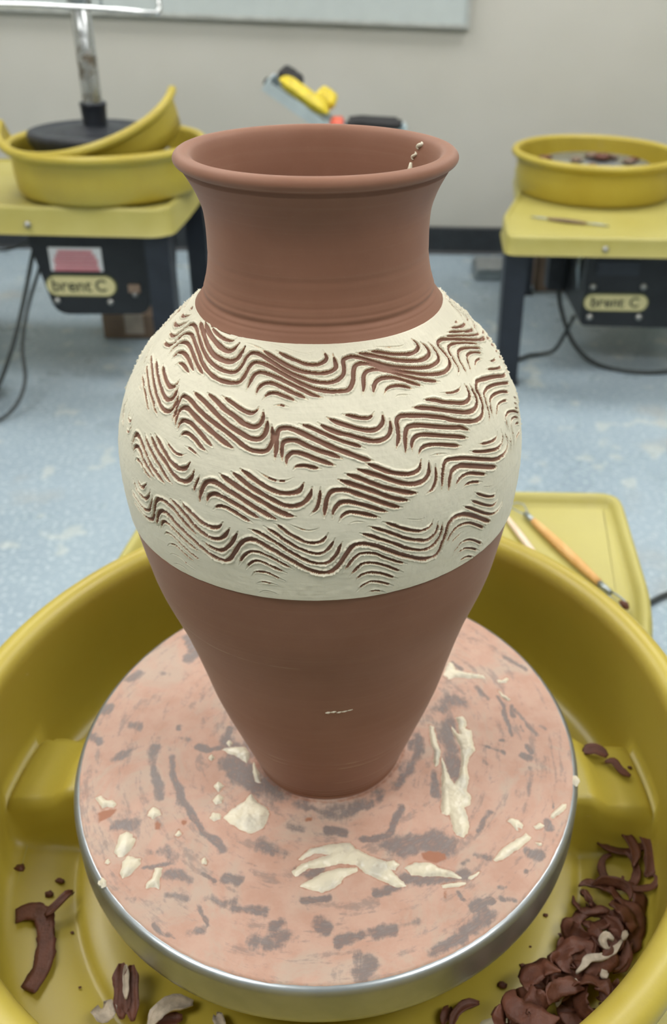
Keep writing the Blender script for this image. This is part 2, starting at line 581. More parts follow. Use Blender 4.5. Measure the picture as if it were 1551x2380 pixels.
# whiteboard on the back wall, hung a little out of level
wb = thing('whiteboard', (-.6, WY - .02, .27), 'white enamel whiteboard with a thin grey frame on the beige wall', 'whiteboard')
m = Matrix.Translation((.34, WY, .252)) @ Matrix.Rotation(math.radians(1.3), 4, 'Y')
MB().box((-1.86, -.022, .012), (-.012, -.004, 1.1)).xf(m).obj('panel', 'board', wb, smooth=False)
fr = MB()
fr.box((-1.87, -.03, 0), (0, 0, .014)); fr.box((-1.87, -.03, 1.098), (0, 0, 1.112))
fr.box((-.014, -.03, .014), (0, 0, 1.098)); fr.box((-1.87, -.03, .014), (-1.856, 0, 1.098))
fr.xf(m).obj('frame', 'board_frame', wb, smooth=False)

# ------------------------------------------------------------------ vase
PZ = [0, .01, .02, .04, .06, .08, .10, .12, .14, .16, .17, .18, .20, .22, .24, .25, .26, .27, .28, .29, .30, .31, .32, .33, .34, .35, .36, .37, .38, .39, .40, .41, .42]
PR = [.0530, .0560, .0595, .0662, .0730, .0790, .0836, .0886, .0942, .1010, .1042, .1068, .1105, .1139, .1158, .116, .1157, .1143, .1118, .108, .1027, .096, .0867, .0753, .0652, .0611, .0588, .0583, .0583, .059, .0626, .0680, .075]
_z = np.arange(-.03, .45, .0005)
_r = np.interp(_z, PZ, PR)
_r[_z < 0] = PR[0] + _z[_z < 0] * .30
_r[_z > .42] = PR[-1] + (_z[_z > .42] - .42) * .7
_k = np.exp(-.5 * (np.arange(-20, 21) * .0005 / .0032) ** 2); _k /= _k.sum()
_r = np.convolve(np.pad(_r, 20, mode='edge'), _k, mode='valid')
def vprof(z):
    return np.interp(z, _z, _r)

vase = thing('vase', (0, 0, .0006), 'tall red clay vase with a wide band of wavy comb-incised cream slip', 'vase')
ZB, ZT = .2205, .3388              # slip band edges
NV = 256
def ring_grooves(z):
    d = np.zeros_like(z)
    for z0, w, a in ((.3452, .0011, .0011), (.3490, .0006, .0002), (.3535, .0006, .00012), (.3425, .0005, .0003),
                     (.0042, .0010, .0010), (.0085, .0009, .0005), (.0125, .0006, .0003), (.047, .0006, .0002), (.0525, .0006, .00018), (.366, .0012, .00018)):
        d -= a * np.exp(-.5 * ((z - z0) / w) ** 2)
    return d
zo = np.concatenate([np.linspace(0, .02, 40), np.linspace(.0205, .215, 110), np.linspace(.216, ZB + .002, 8), np.linspace(ZB + .004, ZT - .004, 40),
                     np.linspace(ZT - .002, .36, 70), np.linspace(.3605, .4088, 64)])
ro = vprof(zo) + ring_grooves(zo)
inside = (zo > ZB + .001) & (zo < ZT - .001)
ro = np.where(inside, ro - .003, ro)
outer = np.stack([ro, zo], 1)
lip = crom([(.0668, .4102), (.0683, .4114), (.0708, .4124), (.0720, .4145), (.0712, .4168), (.0690, .4182), (.0660, .4182), (.0633, .4165), (.0613, .4130),
            (.0592, .4070), (.0563, .397), (.0540, .386), (.0532, .372), (.0538, .358), (.058, .345), (.072, .328), (.093, .305), (.106, .27), (.108, .24),
            (.102, .19), (.090, .13), (.076, .08), (.058, .03), (.048, .014), (.030, .0105), (.004, .010)], .0012)
prof = np.vstack([[(.004, .0006), (.046, .0006), (.0505, .0002)], outer, lip])
th = np.linspace(0, 2 * PI, NV, endpoint=False)
wob = .00035 * np.sin(th * 2 + .6) + .0002 * np.sin(th * 5)
X = np.zeros((len(prof), NV, 3))
X[..., 0] = (prof[:, :1] + wob * (prof[:, :1] > .02)) * np.cos(th)
X[..., 1] = (prof[:, :1] + wob * (prof[:, :1] > .02)) * np.sin(th)
X[..., 2] = prof[:, 1:] + .0006 * 0
body = grid_mesh('body', X, True, 'clay', vase)

# comb strokes: width in mm, then (angle round the vase in degrees, height in mm)
STROKES = """
1.7 -49.5,337.5 -42.8,336.0 -37.4,335.3 -33.8,335.6 -32.5,337.1
2.4 -55.4,337.7 -49.9,335.7 -43.3,333.7 -37.4,332.1 -33.1,331.7 -31.0,333.2 -30.2,335.5
2.4 -59.3,336.8 -51.8,334.3 -44.8,331.1 -39.1,328.9 -34.1,328.2 -30.2,328.4 -28.0,329.9 -27.1,332.8 -26.9,334.8
1.8 -74.7,324.9 -70.4,325.0 -66.9,326.4 -65.5,329.0 -64.7,332.1 -61.7,334.1 -56.8,333.7 -50.6,331.4 -44.6,328.7 -39.4,326.5 -33.9,325.1 -29.5,324.8 -26.3,325.5 -25.0,327.8 -24.5,330.7 -23.2,332.9 -20.4,333.2 -16.4,332.0 -11.2,329.8 -6.4,327.7 -2.1,326.2 2.0,325.0 6.0,324.5 9.2,325.1 11.7,327.0 12.4,329.4 12.4,331.8 13.5,332.7 16.3,333.1 20.1,332.0 24.5,330.0 29.5,327.7 34.4,326.1 39.6,324.6 44.6,323.6 49.0,324.0 50.9,325.4 51.5,328.4 50.9,331.5
1.9 -71.8,321.8 -68.2,321.8 -64.4,323.1 -63.1,325.2 -62.9,328.2 -60.7,330.4 -56.9,331.0 -51.6,329.5 -46.0,327.2 -40.7,324.4 -35.6,322.4 -30.9,321.4 -26.4,321.5 -23.5,322.4 -22.4,325.2 -21.9,328.1 -20.6,329.8 -18.3,330.1 -14.6,329.4 -10.1,327.7 -5.5,325.7 -1.3,323.8 2.6,322.4 6.4,321.6 10.2,321.4 13.0,321.9 14.8,324.7 15.5,327.6 16.5,329.6 18.6,330.3 22.1,329.7 26.2,328.0 30.8,326.0 35.4,324.0 40.1,322.0 44.7,320.5 48.9,319.8 52.5,320.6 54.4,322.3 54.9,324.7 54.7,326.4 54.4,328.6 55.4,329.8 58.2,330.0 61.5,329.1 68.3,326.2 75.8,322.2 82.6,318.4 87.8,316.1 91.6,316.1
1.9 -60.8,320.8 -60.9,323.5 -59.9,326.1 -56.9,327.7 -52.5,327.4 -47.5,325.6 -42.7,323.4 -37.6,321.1
1.9 -57.0,320.2 -56.6,322.7 -54.7,324.3 -51.0,324.3 -46.8,323.0 -42.7,321.0
1.6 -53.0,319.4 -51.7,320.9 -49.0,321.1 -45.2,320.1 -43.6,319.3
1.9 -80.8,327.7 -76.9,327.6 -72.3,328.7 -69.3,331.0 -67.8,333.5
1.7 -82.3,331.5 -77.0,331.7 -72.8,333.5 -70.6,335.6
1.4 -78.8,336.4 -74.8,336.7
2.0 -60.0,316.7 -55.7,314.6 -51.2,312.6 -48.5,312.1 -46.7,313.5 -46.5,316.0
2.0 -66.0,315.5 -59.0,312.8 -53.3,310.0 -48.9,307.7 -46.3,307.5 -44.9,309.6 -45.0,311.9 -45.3,313.9
1.9 -73.1,314.3 -64.0,312.0 -57.0,308.7 -51.9,305.6 -48.0,303.4 -45.0,303.1 -43.3,304.8 -43.0,308.8 -43.9,311.7
1.7 -71.0,310.8 -63.1,308.3 -56.4,304.9 -51.9,302.3 -48.2,299.3
1.6 -69.2,306.5 -63.2,304.8 -57.3,301.8 -52.6,298.2
0.9 -66.9,302.3 -63.0,301.8
1.2 -79.5,315.0 -75.1,311.2 -73.0,307.5
2.4 -70.6,291.0 -70.2,284.4 -66.9,280.6
1.2 -64.9,291.8 -63.3,287.1 -61.1,287.5 -61.1,291.2
1.1 -64.1,283.1 -62.1,281.5 -60.1,282.8 -59.4,288.4
1.7 -13.4,335.2 -9.3,333.6 -4.8,332.1 -0.6,330.9 3.2,331.0 5.7,332.2 6.3,333.7 4.9,336.2
1.9 -19.1,334.8 -13.1,332.4 -8.1,330.3 -3.5,328.7 0.8,328.0 4.6,327.8 7.7,328.4 9.5,329.8 9.4,332.0 8.8,334.8
1.8 -20.1,320.2 -19.7,323.2 -19.0,325.8 -17.1,326.9 -13.9,326.6 -9.6,325.4 -5.3,323.7 -1.8,322.1 1.5,320.5 4.5,319.6
1.8 -16.6,319.2 -16.3,321.4 -14.8,323.2 -12.2,323.7 -8.5,322.6 -5.0,321.1 -2.2,320.0 -0.0,318.9
1.6 -14.0,317.7 -12.8,319.8 -10.4,320.5 -7.5,319.7 -4.7,318.7 -3.4,318.0
0.9 -10.5,316.0 -8.4,316.5 -5.5,315.9
0.5 -19.0,337.7 -12.9,337.1 -6.9,335.7 -1.8,334.8 1.9,335.6 2.5,336.9
0.9 -27.7,336.3 -23.8,336.0 -18.0,335.0
1.8 22.9,334.5 27.5,333.2 32.8,331.5 38.5,330.2 42.3,330.2 44.7,331.3 44.9,333.0 44.0,335.0
2.0 17.9,334.3 23.1,332.9 28.1,331.1 33.1,329.1 38.4,327.6 42.7,326.7 46.7,327.2 48.4,328.7 48.2,330.9 47.2,332.7
0.7 25.2,335.8 31.2,334.6 37.2,333.7 40.6,334.1
1.8 17.1,319.7 18.0,322.5 18.7,325.7 20.4,327.3 23.7,327.5 27.5,326.3 31.9,324.0 35.7,321.9 39.8,319.8 45.1,317.4
1.8 20.4,318.9 21.3,321.8 23.0,323.6 26.0,324.1 29.6,323.3 32.7,321.5 36.3,319.2 38.0,318.1
1.5 23.8,318.5 25.6,320.4 28.5,320.7 31.3,319.8 34.5,318.0
0.7 26.8,316.3 28.5,317.2 32.5,316.3
1.0 81.2,330.9 79.9,330.1 76.2,330.7
1.4 86.7,327.5 84.2,326.7 79.7,327.4 74.4,329.2 69.7,331.1
1.5 86.8,324.9 85.8,323.3 83.9,323.0 79.2,324.8 72.9,327.8 65.3,330.8
1.3 89.8,321.7 87.2,319.6 84.1,320.4 77.4,323.5 70.3,327.0 61.6,330.5
1.5 78.5,318.2 73.6,321.6 68.1,324.5 63.5,326.2 59.7,326.6 57.9,325.7 57.0,323.3 56.4,320.8 55.8,318.2 54.0,316.5
1.5 78.2,316.2 72.7,319.7 67.4,322.3 63.6,323.3 61.0,322.7 59.5,321.1 58.8,318.6 58.4,316.1 57.8,314.7
1.4 75.7,315.1 72.0,317.8 68.3,319.7 64.9,320.0 63.1,318.8 62.0,317.0 60.5,314.2
1.1 72.9,314.2 70.0,315.7 67.0,316.1 64.9,315.1 63.4,313.2
1.1 74.9,311.7 79.0,309.3 83.9,307.8
1.2 69.3,310.9 74.7,307.7 80.6,304.3 84.3,303.4
0.9 98.7,332.3 98.2,329.8 99.9,327.3
1.0 109.6,320.0 104.9,320.0 105.0,317.0
1.7 -27.6,316.4 -23.6,314.9 -20.3,313.4 -18.1,312.6 -16.2,312.5 -15.0,313.8 -14.7,315.1
2.1 -33.0,315.8 -29.0,314.2 -25.0,311.9 -21.4,310.3 -18.3,308.3 -17.0,307.9 -14.9,307.5 -13.3,308.8 -12.7,311.3 -13.1,314.1
2.1 -38.2,314.4 -33.8,313.0 -29.5,310.9 -25.2,308.2 -21.7,306.1 -18.2,304.4 -15.5,303.1 -13.1,303.1 -11.6,304.9 -11.1,308.0 -11.4,311.2
1.9 -41.5,300.7 -41.6,304.8 -41.8,308.9 -41.2,311.5 -37.9,311.2 -34.1,309.3 -30.4,307.5 -26.9,305.9 -23.5,304.2 -20.5,302.4 -17.6,300.2 -15.0,298.6 -12.6,298.3 -10.6,298.9 -9.5,301.1 -9.1,304.6 -9.9,309.2
2.2 -39.4,299.1 -40.3,304.0 -39.5,307.2 -37.5,307.9 -34.2,306.3 -30.8,304.5 -26.6,302.1 -22.9,299.8 -19.6,297.9
2.0 -38.4,298.5 -38.1,301.7 -36.9,303.0 -34.1,302.8 -30.6,300.6 -27.5,298.1 -25.6,296.6
1.8 -36.8,295.8 -36.0,297.9 -34.2,298.6 -31.4,297.2 -28.7,295.0 -26.8,293.9
1.0 -34.5,293.1 -31.7,292.6 -28.5,290.6
2.1 -56.3,276.6 -56.2,281.4 -55.5,284.9 -53.2,285.2 -50.1,282.7 -47.1,279.7 -44.7,276.6 -42.2,274.9 -39.2,272.1
2.0 -54.9,275.5 -54.8,278.5 -53.2,280.5 -50.8,279.5 -48.0,276.2 -45.2,273.9 -43.1,271.9
1.5 -53.3,272.7 -52.2,274.8 -49.6,274.4 -47.1,271.9 -44.4,270.0
1.9 -51.0,288.7 -48.5,285.7 -45.2,282.8 -42.3,280.1 -39.5,276.8 -36.4,273.7
2.1 -48.3,290.2 -45.3,287.1 -42.0,284.2 -39.1,281.9 -36.4,278.9 -33.9,277.5 -31.6,278.0 -30.1,281.0 -29.7,284.4
2.1 -46.6,291.7 -43.3,289.2 -40.2,286.2 -37.4,283.8 -34.4,282.7 -32.2,284.3 -31.4,287.2
1.1 -42.0,292.1 -39.0,289.9 -36.8,288.7 -34.6,288.9 -33.0,290.4
1.4 -29.3,273.7 -28.6,278.4 -27.8,283.0
2.2 -27.2,270.6 -26.9,275.5 -25.8,280.3 -23.9,281.9 -21.9,281.2 -19.5,279.5 -17.8,278.5 -14.8,275.9 -12.0,273.4 -9.4,271.1 -6.9,269.0
1.9 -25.1,270.4 -24.6,274.6 -22.9,276.4 -20.8,275.9 -18.4,274.5 -15.0,272.1 -12.6,269.9 -10.6,268.2
1.6 -23.2,268.3 -22.0,270.7 -20.1,271.3 -17.8,270.1 -15.4,268.1 -12.8,265.8
0.9 -12.7,290.6 -10.2,288.5 -7.6,287.1 -5.0,287.2 -2.9,288.9
2.0 -16.8,290.0 -14.7,288.3 -11.4,285.2 -8.7,283.0 -6.2,281.7 -3.7,281.8 -1.6,283.1 -0.5,286.6
2.0 -19.1,288.1 -16.6,286.0 -13.5,282.8 -10.6,280.4 -7.8,278.1 -5.3,276.2 -2.8,275.9 -0.6,277.6 0.9,280.9 1.5,284.7
2.1 -22.3,286.1 -20.3,284.6 -18.5,283.2 -15.4,280.7 -12.5,278.3 -9.4,275.7 -6.9,273.3 -4.4,271.6 -2.4,270.9
1.6 1.0,272.1 2.5,275.2 3.2,279.7 3.5,284.7
2.0 4.2,270.6 4.6,275.9 5.1,280.0 6.2,282.6 8.1,283.2 10.2,282.5 12.2,280.8 15.3,278.1 18.6,274.8 21.1,272.4 23.3,270.7
1.9 6.1,270.0 6.5,273.7 7.8,276.9 9.6,277.6 11.5,276.7 13.9,275.1 16.8,272.5 19.5,270.1
1.7 7.7,268.3 8.5,271.0 9.9,272.4 11.6,272.1 13.8,270.8 15.7,269.4 17.5,267.9
0.7 9.9,266.8 11.7,267.5 14.0,266.7
2.1 -8.0,295.9 -7.9,300.3 -8.1,304.4 -7.7,307.4 -6.1,308.4 -4.0,308.1 -1.1,306.6 1.9,304.6 4.9,302.5 7.5,300.5 9.7,299.1 12.3,297.2 14.8,295.3 17.0,294.2
1.9 -6.1,295.6 -6.4,299.5 -6.2,302.6 -4.9,303.7 -2.6,303.7 0.1,301.9 3.0,300.1 6.3,298.4 9.1,296.4
1.9 -4.9,293.5 -5.0,296.5 -4.0,298.7 -2.5,299.1 -0.3,298.3 2.1,296.8 4.7,295.3 7.3,293.7
1.6 -3.2,292.0 -2.4,293.5 -0.4,293.9 1.7,293.2 3.8,292.5
1.6 -2.4,310.2 0.7,309.0 3.5,307.3 6.7,305.1 9.6,303.2 10.3,302.8 13.2,301.1 15.4,299.5
1.9 2.9,310.6 5.4,308.6 8.4,306.7 11.6,305.3 13.7,304.1 16.8,302.4 19.6,301.9 22.0,303.1 23.2,305.9 23.5,309.6
1.9 5.5,312.5 8.1,310.7 10.9,309.2 13.9,307.6 17.0,306.4 19.4,306.6 21.3,308.8 21.8,312.2
1.6 10.0,313.4 12.4,312.5 15.3,311.3 17.8,311.2 19.5,313.0
2.0 23.7,297.6 24.8,301.6 25.2,305.3 25.4,308.1 27.0,309.7 30.7,308.8 35.0,307.2 40.1,304.4 42.1,302.8 45.1,300.6 48.6,298.4 51.7,296.9 54.4,297.0 56.5,299.2 57.6,302.1 58.1,304.9 58.1,307.7 59.2,309.5 61.5,310.1 67.7,307.7 73.3,304.7 79.3,300.6 84.2,298.6
2.1 26.0,295.1 26.5,299.3 27.1,302.7 28.4,304.9 31.2,304.7 34.5,303.2 39.0,300.8 43.3,298.5 45.0,297.7 47.9,294.6
1.8 28.0,294.7 28.2,298.0 29.4,300.2 31.6,300.6 34.7,299.3 39.0,296.9 42.7,294.7 46.5,291.9
1.6 29.5,292.6 30.4,294.9 32.1,295.7 34.8,295.1 38.2,293.3 43.4,290.0
0.8 32.7,291.1 35.3,290.6 38.5,289.1
1.0 42.7,313.7 46.6,312.1 49.6,311.6 52.0,312.1 53.1,313.3
1.9 36.2,313.3 39.8,311.8 42.1,310.2 46.2,308.0 49.6,306.3 52.2,306.2 53.8,307.7 54.5,310.3 54.4,312.3
2.0 31.5,311.8 35.8,310.1 38.6,308.7 42.1,306.6 45.8,304.3 49.5,302.1 52.7,301.5 55.0,302.8 56.1,305.2 56.3,308.4 56.4,311.1
1.6 82.5,294.3 73.0,301.0 67.5,304.0 63.3,305.1 60.8,304.5 60.2,303.7 59.4,300.7 59.0,297.5 58.0,294.3 57.1,292.4
1.5 77.3,293.1 71.0,298.1 65.7,300.6 62.5,300.6 60.9,298.4 60.3,295.5 59.8,292.6
1.2 73.4,291.6 69.0,294.6 65.1,295.7 62.9,294.0 61.3,290.9
1.3 82.3,275.5 75.9,283.1 70.5,287.6 67.4,288.4 66.0,286.8 66.1,283.5 66.6,279.5
1.1 79.0,275.2 74.7,280.9 70.8,283.3 68.9,282.1 68.5,279.6 68.6,275.7 68.1,271.8 67.3,267.6
1.1 78.1,273.3 74.7,277.4 72.1,278.5
1.1 66.5,279.2 65.7,276.3 65.6,272.7 64.5,268.5
1.1 78.7,268.7 73.9,271.7 71.0,271.6 69.7,267.9
1.0 79.3,288.7 86.3,280.4
1.0 77.7,286.7 83.2,279.7
1.0 76.6,284.8 81.9,278.6
1.2 49.7,286.8 53.5,284.7 56.7,283.7 58.7,284.1 59.6,286.1
1.5 45.7,286.0 49.5,283.1 53.2,280.8 57.2,278.8 60.0,279.2 61.4,281.6 61.8,285.4
1.8 34.6,274.1 35.2,279.9 36.1,284.7 37.6,286.6 41.0,285.4 43.6,284.0 46.9,281.4 51.4,277.7 55.4,274.4 59.3,273.1 62.1,274.1 63.6,277.1 63.6,281.7
2.2 36.7,272.4 37.3,277.2 38.5,280.9 40.7,281.8 42.0,281.4 45.2,279.0 48.9,275.9 52.8,272.4 55.8,270.0
1.5 38.8,272.0 39.8,274.9 41.6,276.4 44.3,275.8 47.2,273.4 51.1,269.8
1.3 41.1,270.4 43.0,271.3 45.4,270.4 48.8,267.6
0.5 48.1,265.9 50.8,263.1 53.2,261.7
1.9 15.0,293.7 17.7,291.3 20.6,288.6 23.7,286.6 26.5,285.7 28.8,286.7 30.0,290.6
2.1 12.6,291.6 15.4,289.6 18.3,287.3 21.3,284.5 24.3,282.0 27.0,280.7 29.7,281.1 31.4,283.9 32.0,288.9
2.0 9.5,290.1 13.1,287.6 16.0,284.8 18.9,282.1 21.9,279.8 25.2,277.3 27.7,276.0
1.7 30.0,274.3 31.9,276.1 33.2,280.2 33.8,286.7
2.0 7.8,287.8 11.3,285.2 14.2,282.9 17.1,280.3 20.0,277.3 22.6,275.1 25.2,273.5
1.6 -51.9,264.1 -49.9,262.1 -48.1,262.6 -46.4,266.5
1.7 -54.1,261.5 -51.6,258.0 -48.8,256.6 -47.0,257.1 -45.3,260.5 -44.9,264.2
1.7 -56.2,253.1 -53.3,252.0 -50.3,250.3 -47.6,250.0 -45.7,251.6 -44.3,256.8 -43.9,261.7
1.9 -55.2,247.2 -51.5,245.9 -47.8,244.9 -45.1,246.4 -43.7,250.2 -42.8,256.6 -41.7,261.3 -39.3,262.8 -37.3,262.3 -34.3,259.9 -31.6,255.9 -29.5,253.5 -28.0,251.0
1.9 -26.6,248.9 -23.7,246.9 -21.3,246.8 -19.0,250.9 -17.5,256.1 -16.6,259.9
2.0 -36.7,265.6 -33.7,263.6 -30.8,260.0 -28.8,256.9 -26.3,254.1 -23.9,252.7 -21.7,253.4 -20.0,256.3 -18.7,260.8
1.9 -33.1,267.3 -30.9,264.6 -28.4,262.0 -26.1,259.7 -23.2,259.0 -21.5,260.4 -20.5,263.2
2.1 -42.9,244.5 -41.8,252.4 -40.2,256.0 -37.8,256.5 -35.2,253.6 -32.4,250.8 -29.5,247.8 -26.8,244.5 -24.2,242.1 -21.6,240.8 -19.4,242.4 -17.8,247.4 -16.3,252.6 -15.0,255.5 -13.2,257.0 -11.3,256.1 -9.4,253.9 -7.2,251.6 -5.1,248.8 -3.0,246.1 -1.1,243.6 0.9,241.3 3.1,240.0 5.1,240.1 6.5,241.8 8.0,245.8 9.3,250.5 10.7,254.4 12.3,255.6 14.5,254.7 16.9,252.5 19.3,249.4 22.0,245.8 24.8,242.5 27.8,239.2 29.9,237.6 32.4,237.6 33.6,239.9 34.4,244.3 35.1,247.2 35.6,251.3 36.3,254.5 37.9,256.7 40.6,256.1 43.8,252.9 46.8,248.7 50.3,243.4 53.5,238.7
1.7 -41.3,244.5 -40.3,249.2 -38.5,250.8 -36.0,249.3 -33.3,246.4 -30.6,243.8 -28.0,241.5
1.4 -40.3,241.7 -38.4,244.6 -35.9,243.6 -32.8,240.4 -30.3,237.6 -27.7,235.7
1.1 -39.8,234.9 -38.1,237.8 -36.0,238.6 -33.5,236.4 -30.9,233.6 -29.4,232.0
0.9 -39.5,229.5 -37.9,231.4 -35.3,231.3 -33.1,229.4 -29.8,227.6
0.7 -38.9,224.0 -36.3,225.7 -33.6,224.8
1.5 -7.7,266.9 -6.0,265.2 -4.1,262.2 -2.2,259.9 -0.2,258.0 1.7,257.5 3.5,258.4 4.8,261.3 5.1,262.8
1.5 -10.2,264.9 -8.0,262.7 -6.1,260.1 -4.2,257.3 -2.2,254.7 -0.3,252.9 1.6,251.7 3.3,251.7 4.8,253.6 5.9,256.6 6.7,259.9
1.6 -13.8,262.5 -11.6,261.4 -9.4,259.4 -7.1,256.8 -5.0,253.6 -2.9,250.7 -1.0,248.4 0.9,246.4 2.9,245.5 4.5,245.8 5.5,247.0 6.9,250.6 7.7,254.4 8.4,257.5
0.8 -4.4,267.4 -2.4,265.7 -0.5,264.3 1.4,264.2 3.1,265.4
1.4 -16.9,240.2 -15.9,245.0 -14.5,248.5 -13.0,250.1 -11.3,250.1 -9.3,248.6 -7.3,246.6 -5.2,244.1 -3.3,241.5
1.4 -15.2,238.4 -14.0,242.4 -12.5,244.7 -10.8,244.6 -8.8,242.9 -6.8,240.9 -5.0,239.0
1.2 -13.8,234.9 -12.8,237.6 -11.3,238.4 -9.3,237.8 -7.3,235.8 -5.5,233.9
1.0 -12.7,230.3 -11.3,231.8 -9.5,231.7 -7.5,230.7
0.6 -12.7,223.8 -11.2,225.8 -9.4,226.0 -7.3,224.3
1.5 18.1,265.6 20.2,263.4 22.4,260.7 25.0,258.0 27.4,256.0 28.4,255.7 29.8,256.1 31.0,257.5 31.6,260.1
0.6 23.4,265.1 25.6,263.4 28.0,262.1 29.6,262.7
1.6 14.6,264.3 16.7,262.5 18.9,260.2 21.4,257.1 23.9,254.0 26.5,251.3 27.1,251.1 29.3,249.4 31.1,250.3 32.6,253.5 32.9,257.9
1.6 12.5,261.2 14.8,259.4 16.9,257.1 19.3,254.5 21.8,251.3 24.3,247.8 27.0,245.3 27.6,244.8 29.6,243.9 31.7,245.0 33.3,248.2 34.0,252.5 34.3,256.5
1.4 8.6,239.7 9.5,243.0 10.8,246.9 12.3,249.6 14.1,249.8 16.4,248.4 18.6,245.3 21.2,242.0 24.6,237.8
1.4 10.0,236.2 11.3,240.0 12.8,243.3 14.5,243.8 16.6,242.6 18.9,240.1 21.3,236.6 23.6,233.3
1.4 11.4,232.7 12.5,236.0 14.2,237.6 16.1,237.1 18.5,234.9 20.7,231.9 22.2,230.0
1.3 11.9,226.0 13.3,229.7 15.0,231.4 16.8,230.8 19.0,228.6 21.2,225.5
1.0 14.2,223.8 15.8,225.0 17.6,224.1 19.5,221.8
1.3 45.2,265.0 47.9,261.1 51.2,257.0 54.1,255.0 55.5,256.8
1.4 43.7,261.7 46.5,257.8 49.7,253.4 53.2,249.6 55.8,249.8 56.9,252.2
1.4 40.8,260.8 43.7,257.1 46.6,252.9 49.9,248.1 53.7,243.8 56.9,243.1 58.8,245.1 59.7,247.8
1.4 35.8,241.7 36.6,245.6 38.1,249.2 40.2,250.4 43.4,248.6 46.5,244.3 50.8,237.6
1.1 37.3,239.5 38.4,242.7 40.0,244.4 41.5,245.0
1.2 38.4,231.8 39.6,235.5 41.1,238.3 43.6,237.7 46.5,234.2 51.2,226.4
1.2 40.0,230.2 41.1,232.6 43.2,232.5 46.1,229.2 49.9,223.5
1.2 41.0,224.3 42.7,226.0 45.1,225.0 48.3,220.6
"""
def make_band():
    # arc length down the profile
    zf = np.linspace(ZB, ZT, 3000)
    rf = vprof(zf)
    sf = np.concatenate([[0], np.cumsum(np.hypot(np.diff(rf), np.diff(zf)))])
    S = sf[-1]
    nrow = int(S / .00031)
    s = np.linspace(0, S, nrow)
    z = np.interp(s, sf, zf); r = vprof(z)
    dr = np.gradient(r, s); dz = np.gradient(z, s)
    nr, nz = dz, -dr
    front = np.linspace(-108, 108, 1340, endpoint=False)
    back = np.linspace(108, 252, 330, endpoint=False)
    tdeg = np.concatenate([front, back])
    t = np.radians(tdeg)
    Q = np.full((nrow, len(t)), 9.0, np.float32)
    HW = np.full_like(Q, .0005)
    strokes = []
    for ln in STROKES.strip().splitlines():
        a = ln.split()
        P = np.array([[float(v) for v in q.split(',')] for q in a[1:]])
        strokes.append((float(a[0]), P))
    # the comb went on round the far side in the same way
    far = []
    for w, P in strokes:
        run = np.flatnonzero(np.abs(P[:, 0]) < 33)
        if len(run) > 2 and run[-1] - run[0] == len(run) - 1:
            for sh in (-119.0, 119.0, 180.0, 241.0):
                far.append((w, P[run] + np.array([sh, 0])))
    g = np.random.default_rng(5)
    for w, P in strokes + far:
        ss = np.interp(P[:, 1] / 1000, zf, sf)
        rr = vprof(P[:, 1] / 1000)
        pts = np.stack([np.radians(P[:, 0]) * .11, ss], 1)
        C = crom(pts, .00028)
        th_ = C[:, 0] / .11; s_ = C[:, 1]
        r_ = np.interp(s_, s, r)
        L = np.concatenate([[0], np.cumsum(np.hypot(np.diff(th_) * r_[1:], np.diff(s_)))])
        e = min(.0055, L[-1] * .35)
        tap = .40 + .60 * sstep(0, 1, np.minimum(L, L[-1] - L) / (e + 1e-9))
        wob = 1 + .16 * lumpy(L * 320 + g.uniform(0, 50), L * 0 + g.uniform(0, 60), 3, 2)
        hw = w * .001 * .5 * tap * wob * 1.18
        for a_, b_, c_, h_ in zip(th_, s_, r_, hw):
            R = h_ * 2.6 + .0008
            i0 = int(np.searchsorted(s, b_ - R)); i1 = int(np.searchsorted(s, b_ + R))
            if i1 <= i0: continue
            k0 = int(np.searchsorted(t, a_ - R / c_)); k1 = int(np.searchsorted(t, a_ + R / c_))
            if k1 <= k0: continue
            d = np.sqrt(((t[k0:k1] - a_) * c_)[None, :] ** 2 + (s[i0:i1] - b_)[:, None] ** 2)
            q = d / h_
            sub = Q[i0:i1, k0:k1]; mk = q < sub
            sub[mk] = q[mk]
            HW[i0:i1, k0:k1][mk] = h_
    TH, SS = np.meshgrid(t * .11, s)
    n1 = lumpy(TH * 260, SS * 260, 1, 3)          # about 4 mm
    n2 = lumpy(TH * 1200, SS * 1500, 2, 3, .6)    # crumbs
    n3 = lumpy(TH * 60, SS * 700, 4, 3)           # brush lines round the pot
    n4 = lumpy(TH * 28, SS * 45, 6, 3)
    t0 = .00085
    slip = t0 + .00016 * n1 + .00005 * n3 + .00022 * n4
    D = np.clip(HW * 2 * .80, .0002, .0015)
    D = np.where(HW < .00055, np.minimum(HW * .9, .0004), D)
    q = Q * (1 + .10 * n2)
    depth = D * (1 - sstep(.60, 1.06, q))
    berm = .00062 * np.exp(-((Q - 1.45) / .42) ** 2) * (1 + .9 * n2 + .5 * n1) * np.clip(D / .0014, .25, 1)
    h = slip + berm - depth
    crumb = np.clip(n2 - .38, 0, 1) * .0011 * ((Q > .95) & (Q < 1.7)) * np.clip(D / .0015, 0, 1)
    h += crumb
    # feathered upper edge, crisper lower edge
    h = h * sstep(0, .0010, SS) * (.25 + .75 * sstep(0, .006, S - SS)) - .0006 * (1 - sstep(0, .0006, SS)) - .0006 * (1 - sstep(0, .0008, S - SS))
    groove = sstep(.00026, .00072, depth + .00012 * n2 - .00010 * n1)
    rr = r[:, None] + nr[:, None] * h
    zz = z[:, None] + nz[:, None] * h
    X = np.stack([rr * np.sin(t)[None, :], -rr * np.cos(t)[None, :], zz], -1)
    # close the edges into the wall
    lo = np.stack([(r[0] - .003) * np.sin(t), -(r[0] - .003) * np.cos(t), np.full_like(t, ZB + .0005)], -1)
    hi = np.stack([(r[-1] - .003) * np.sin(t), -(r[-1] - .003) * np.cos(t), np.full_like(t, ZT - .0005)], -1)
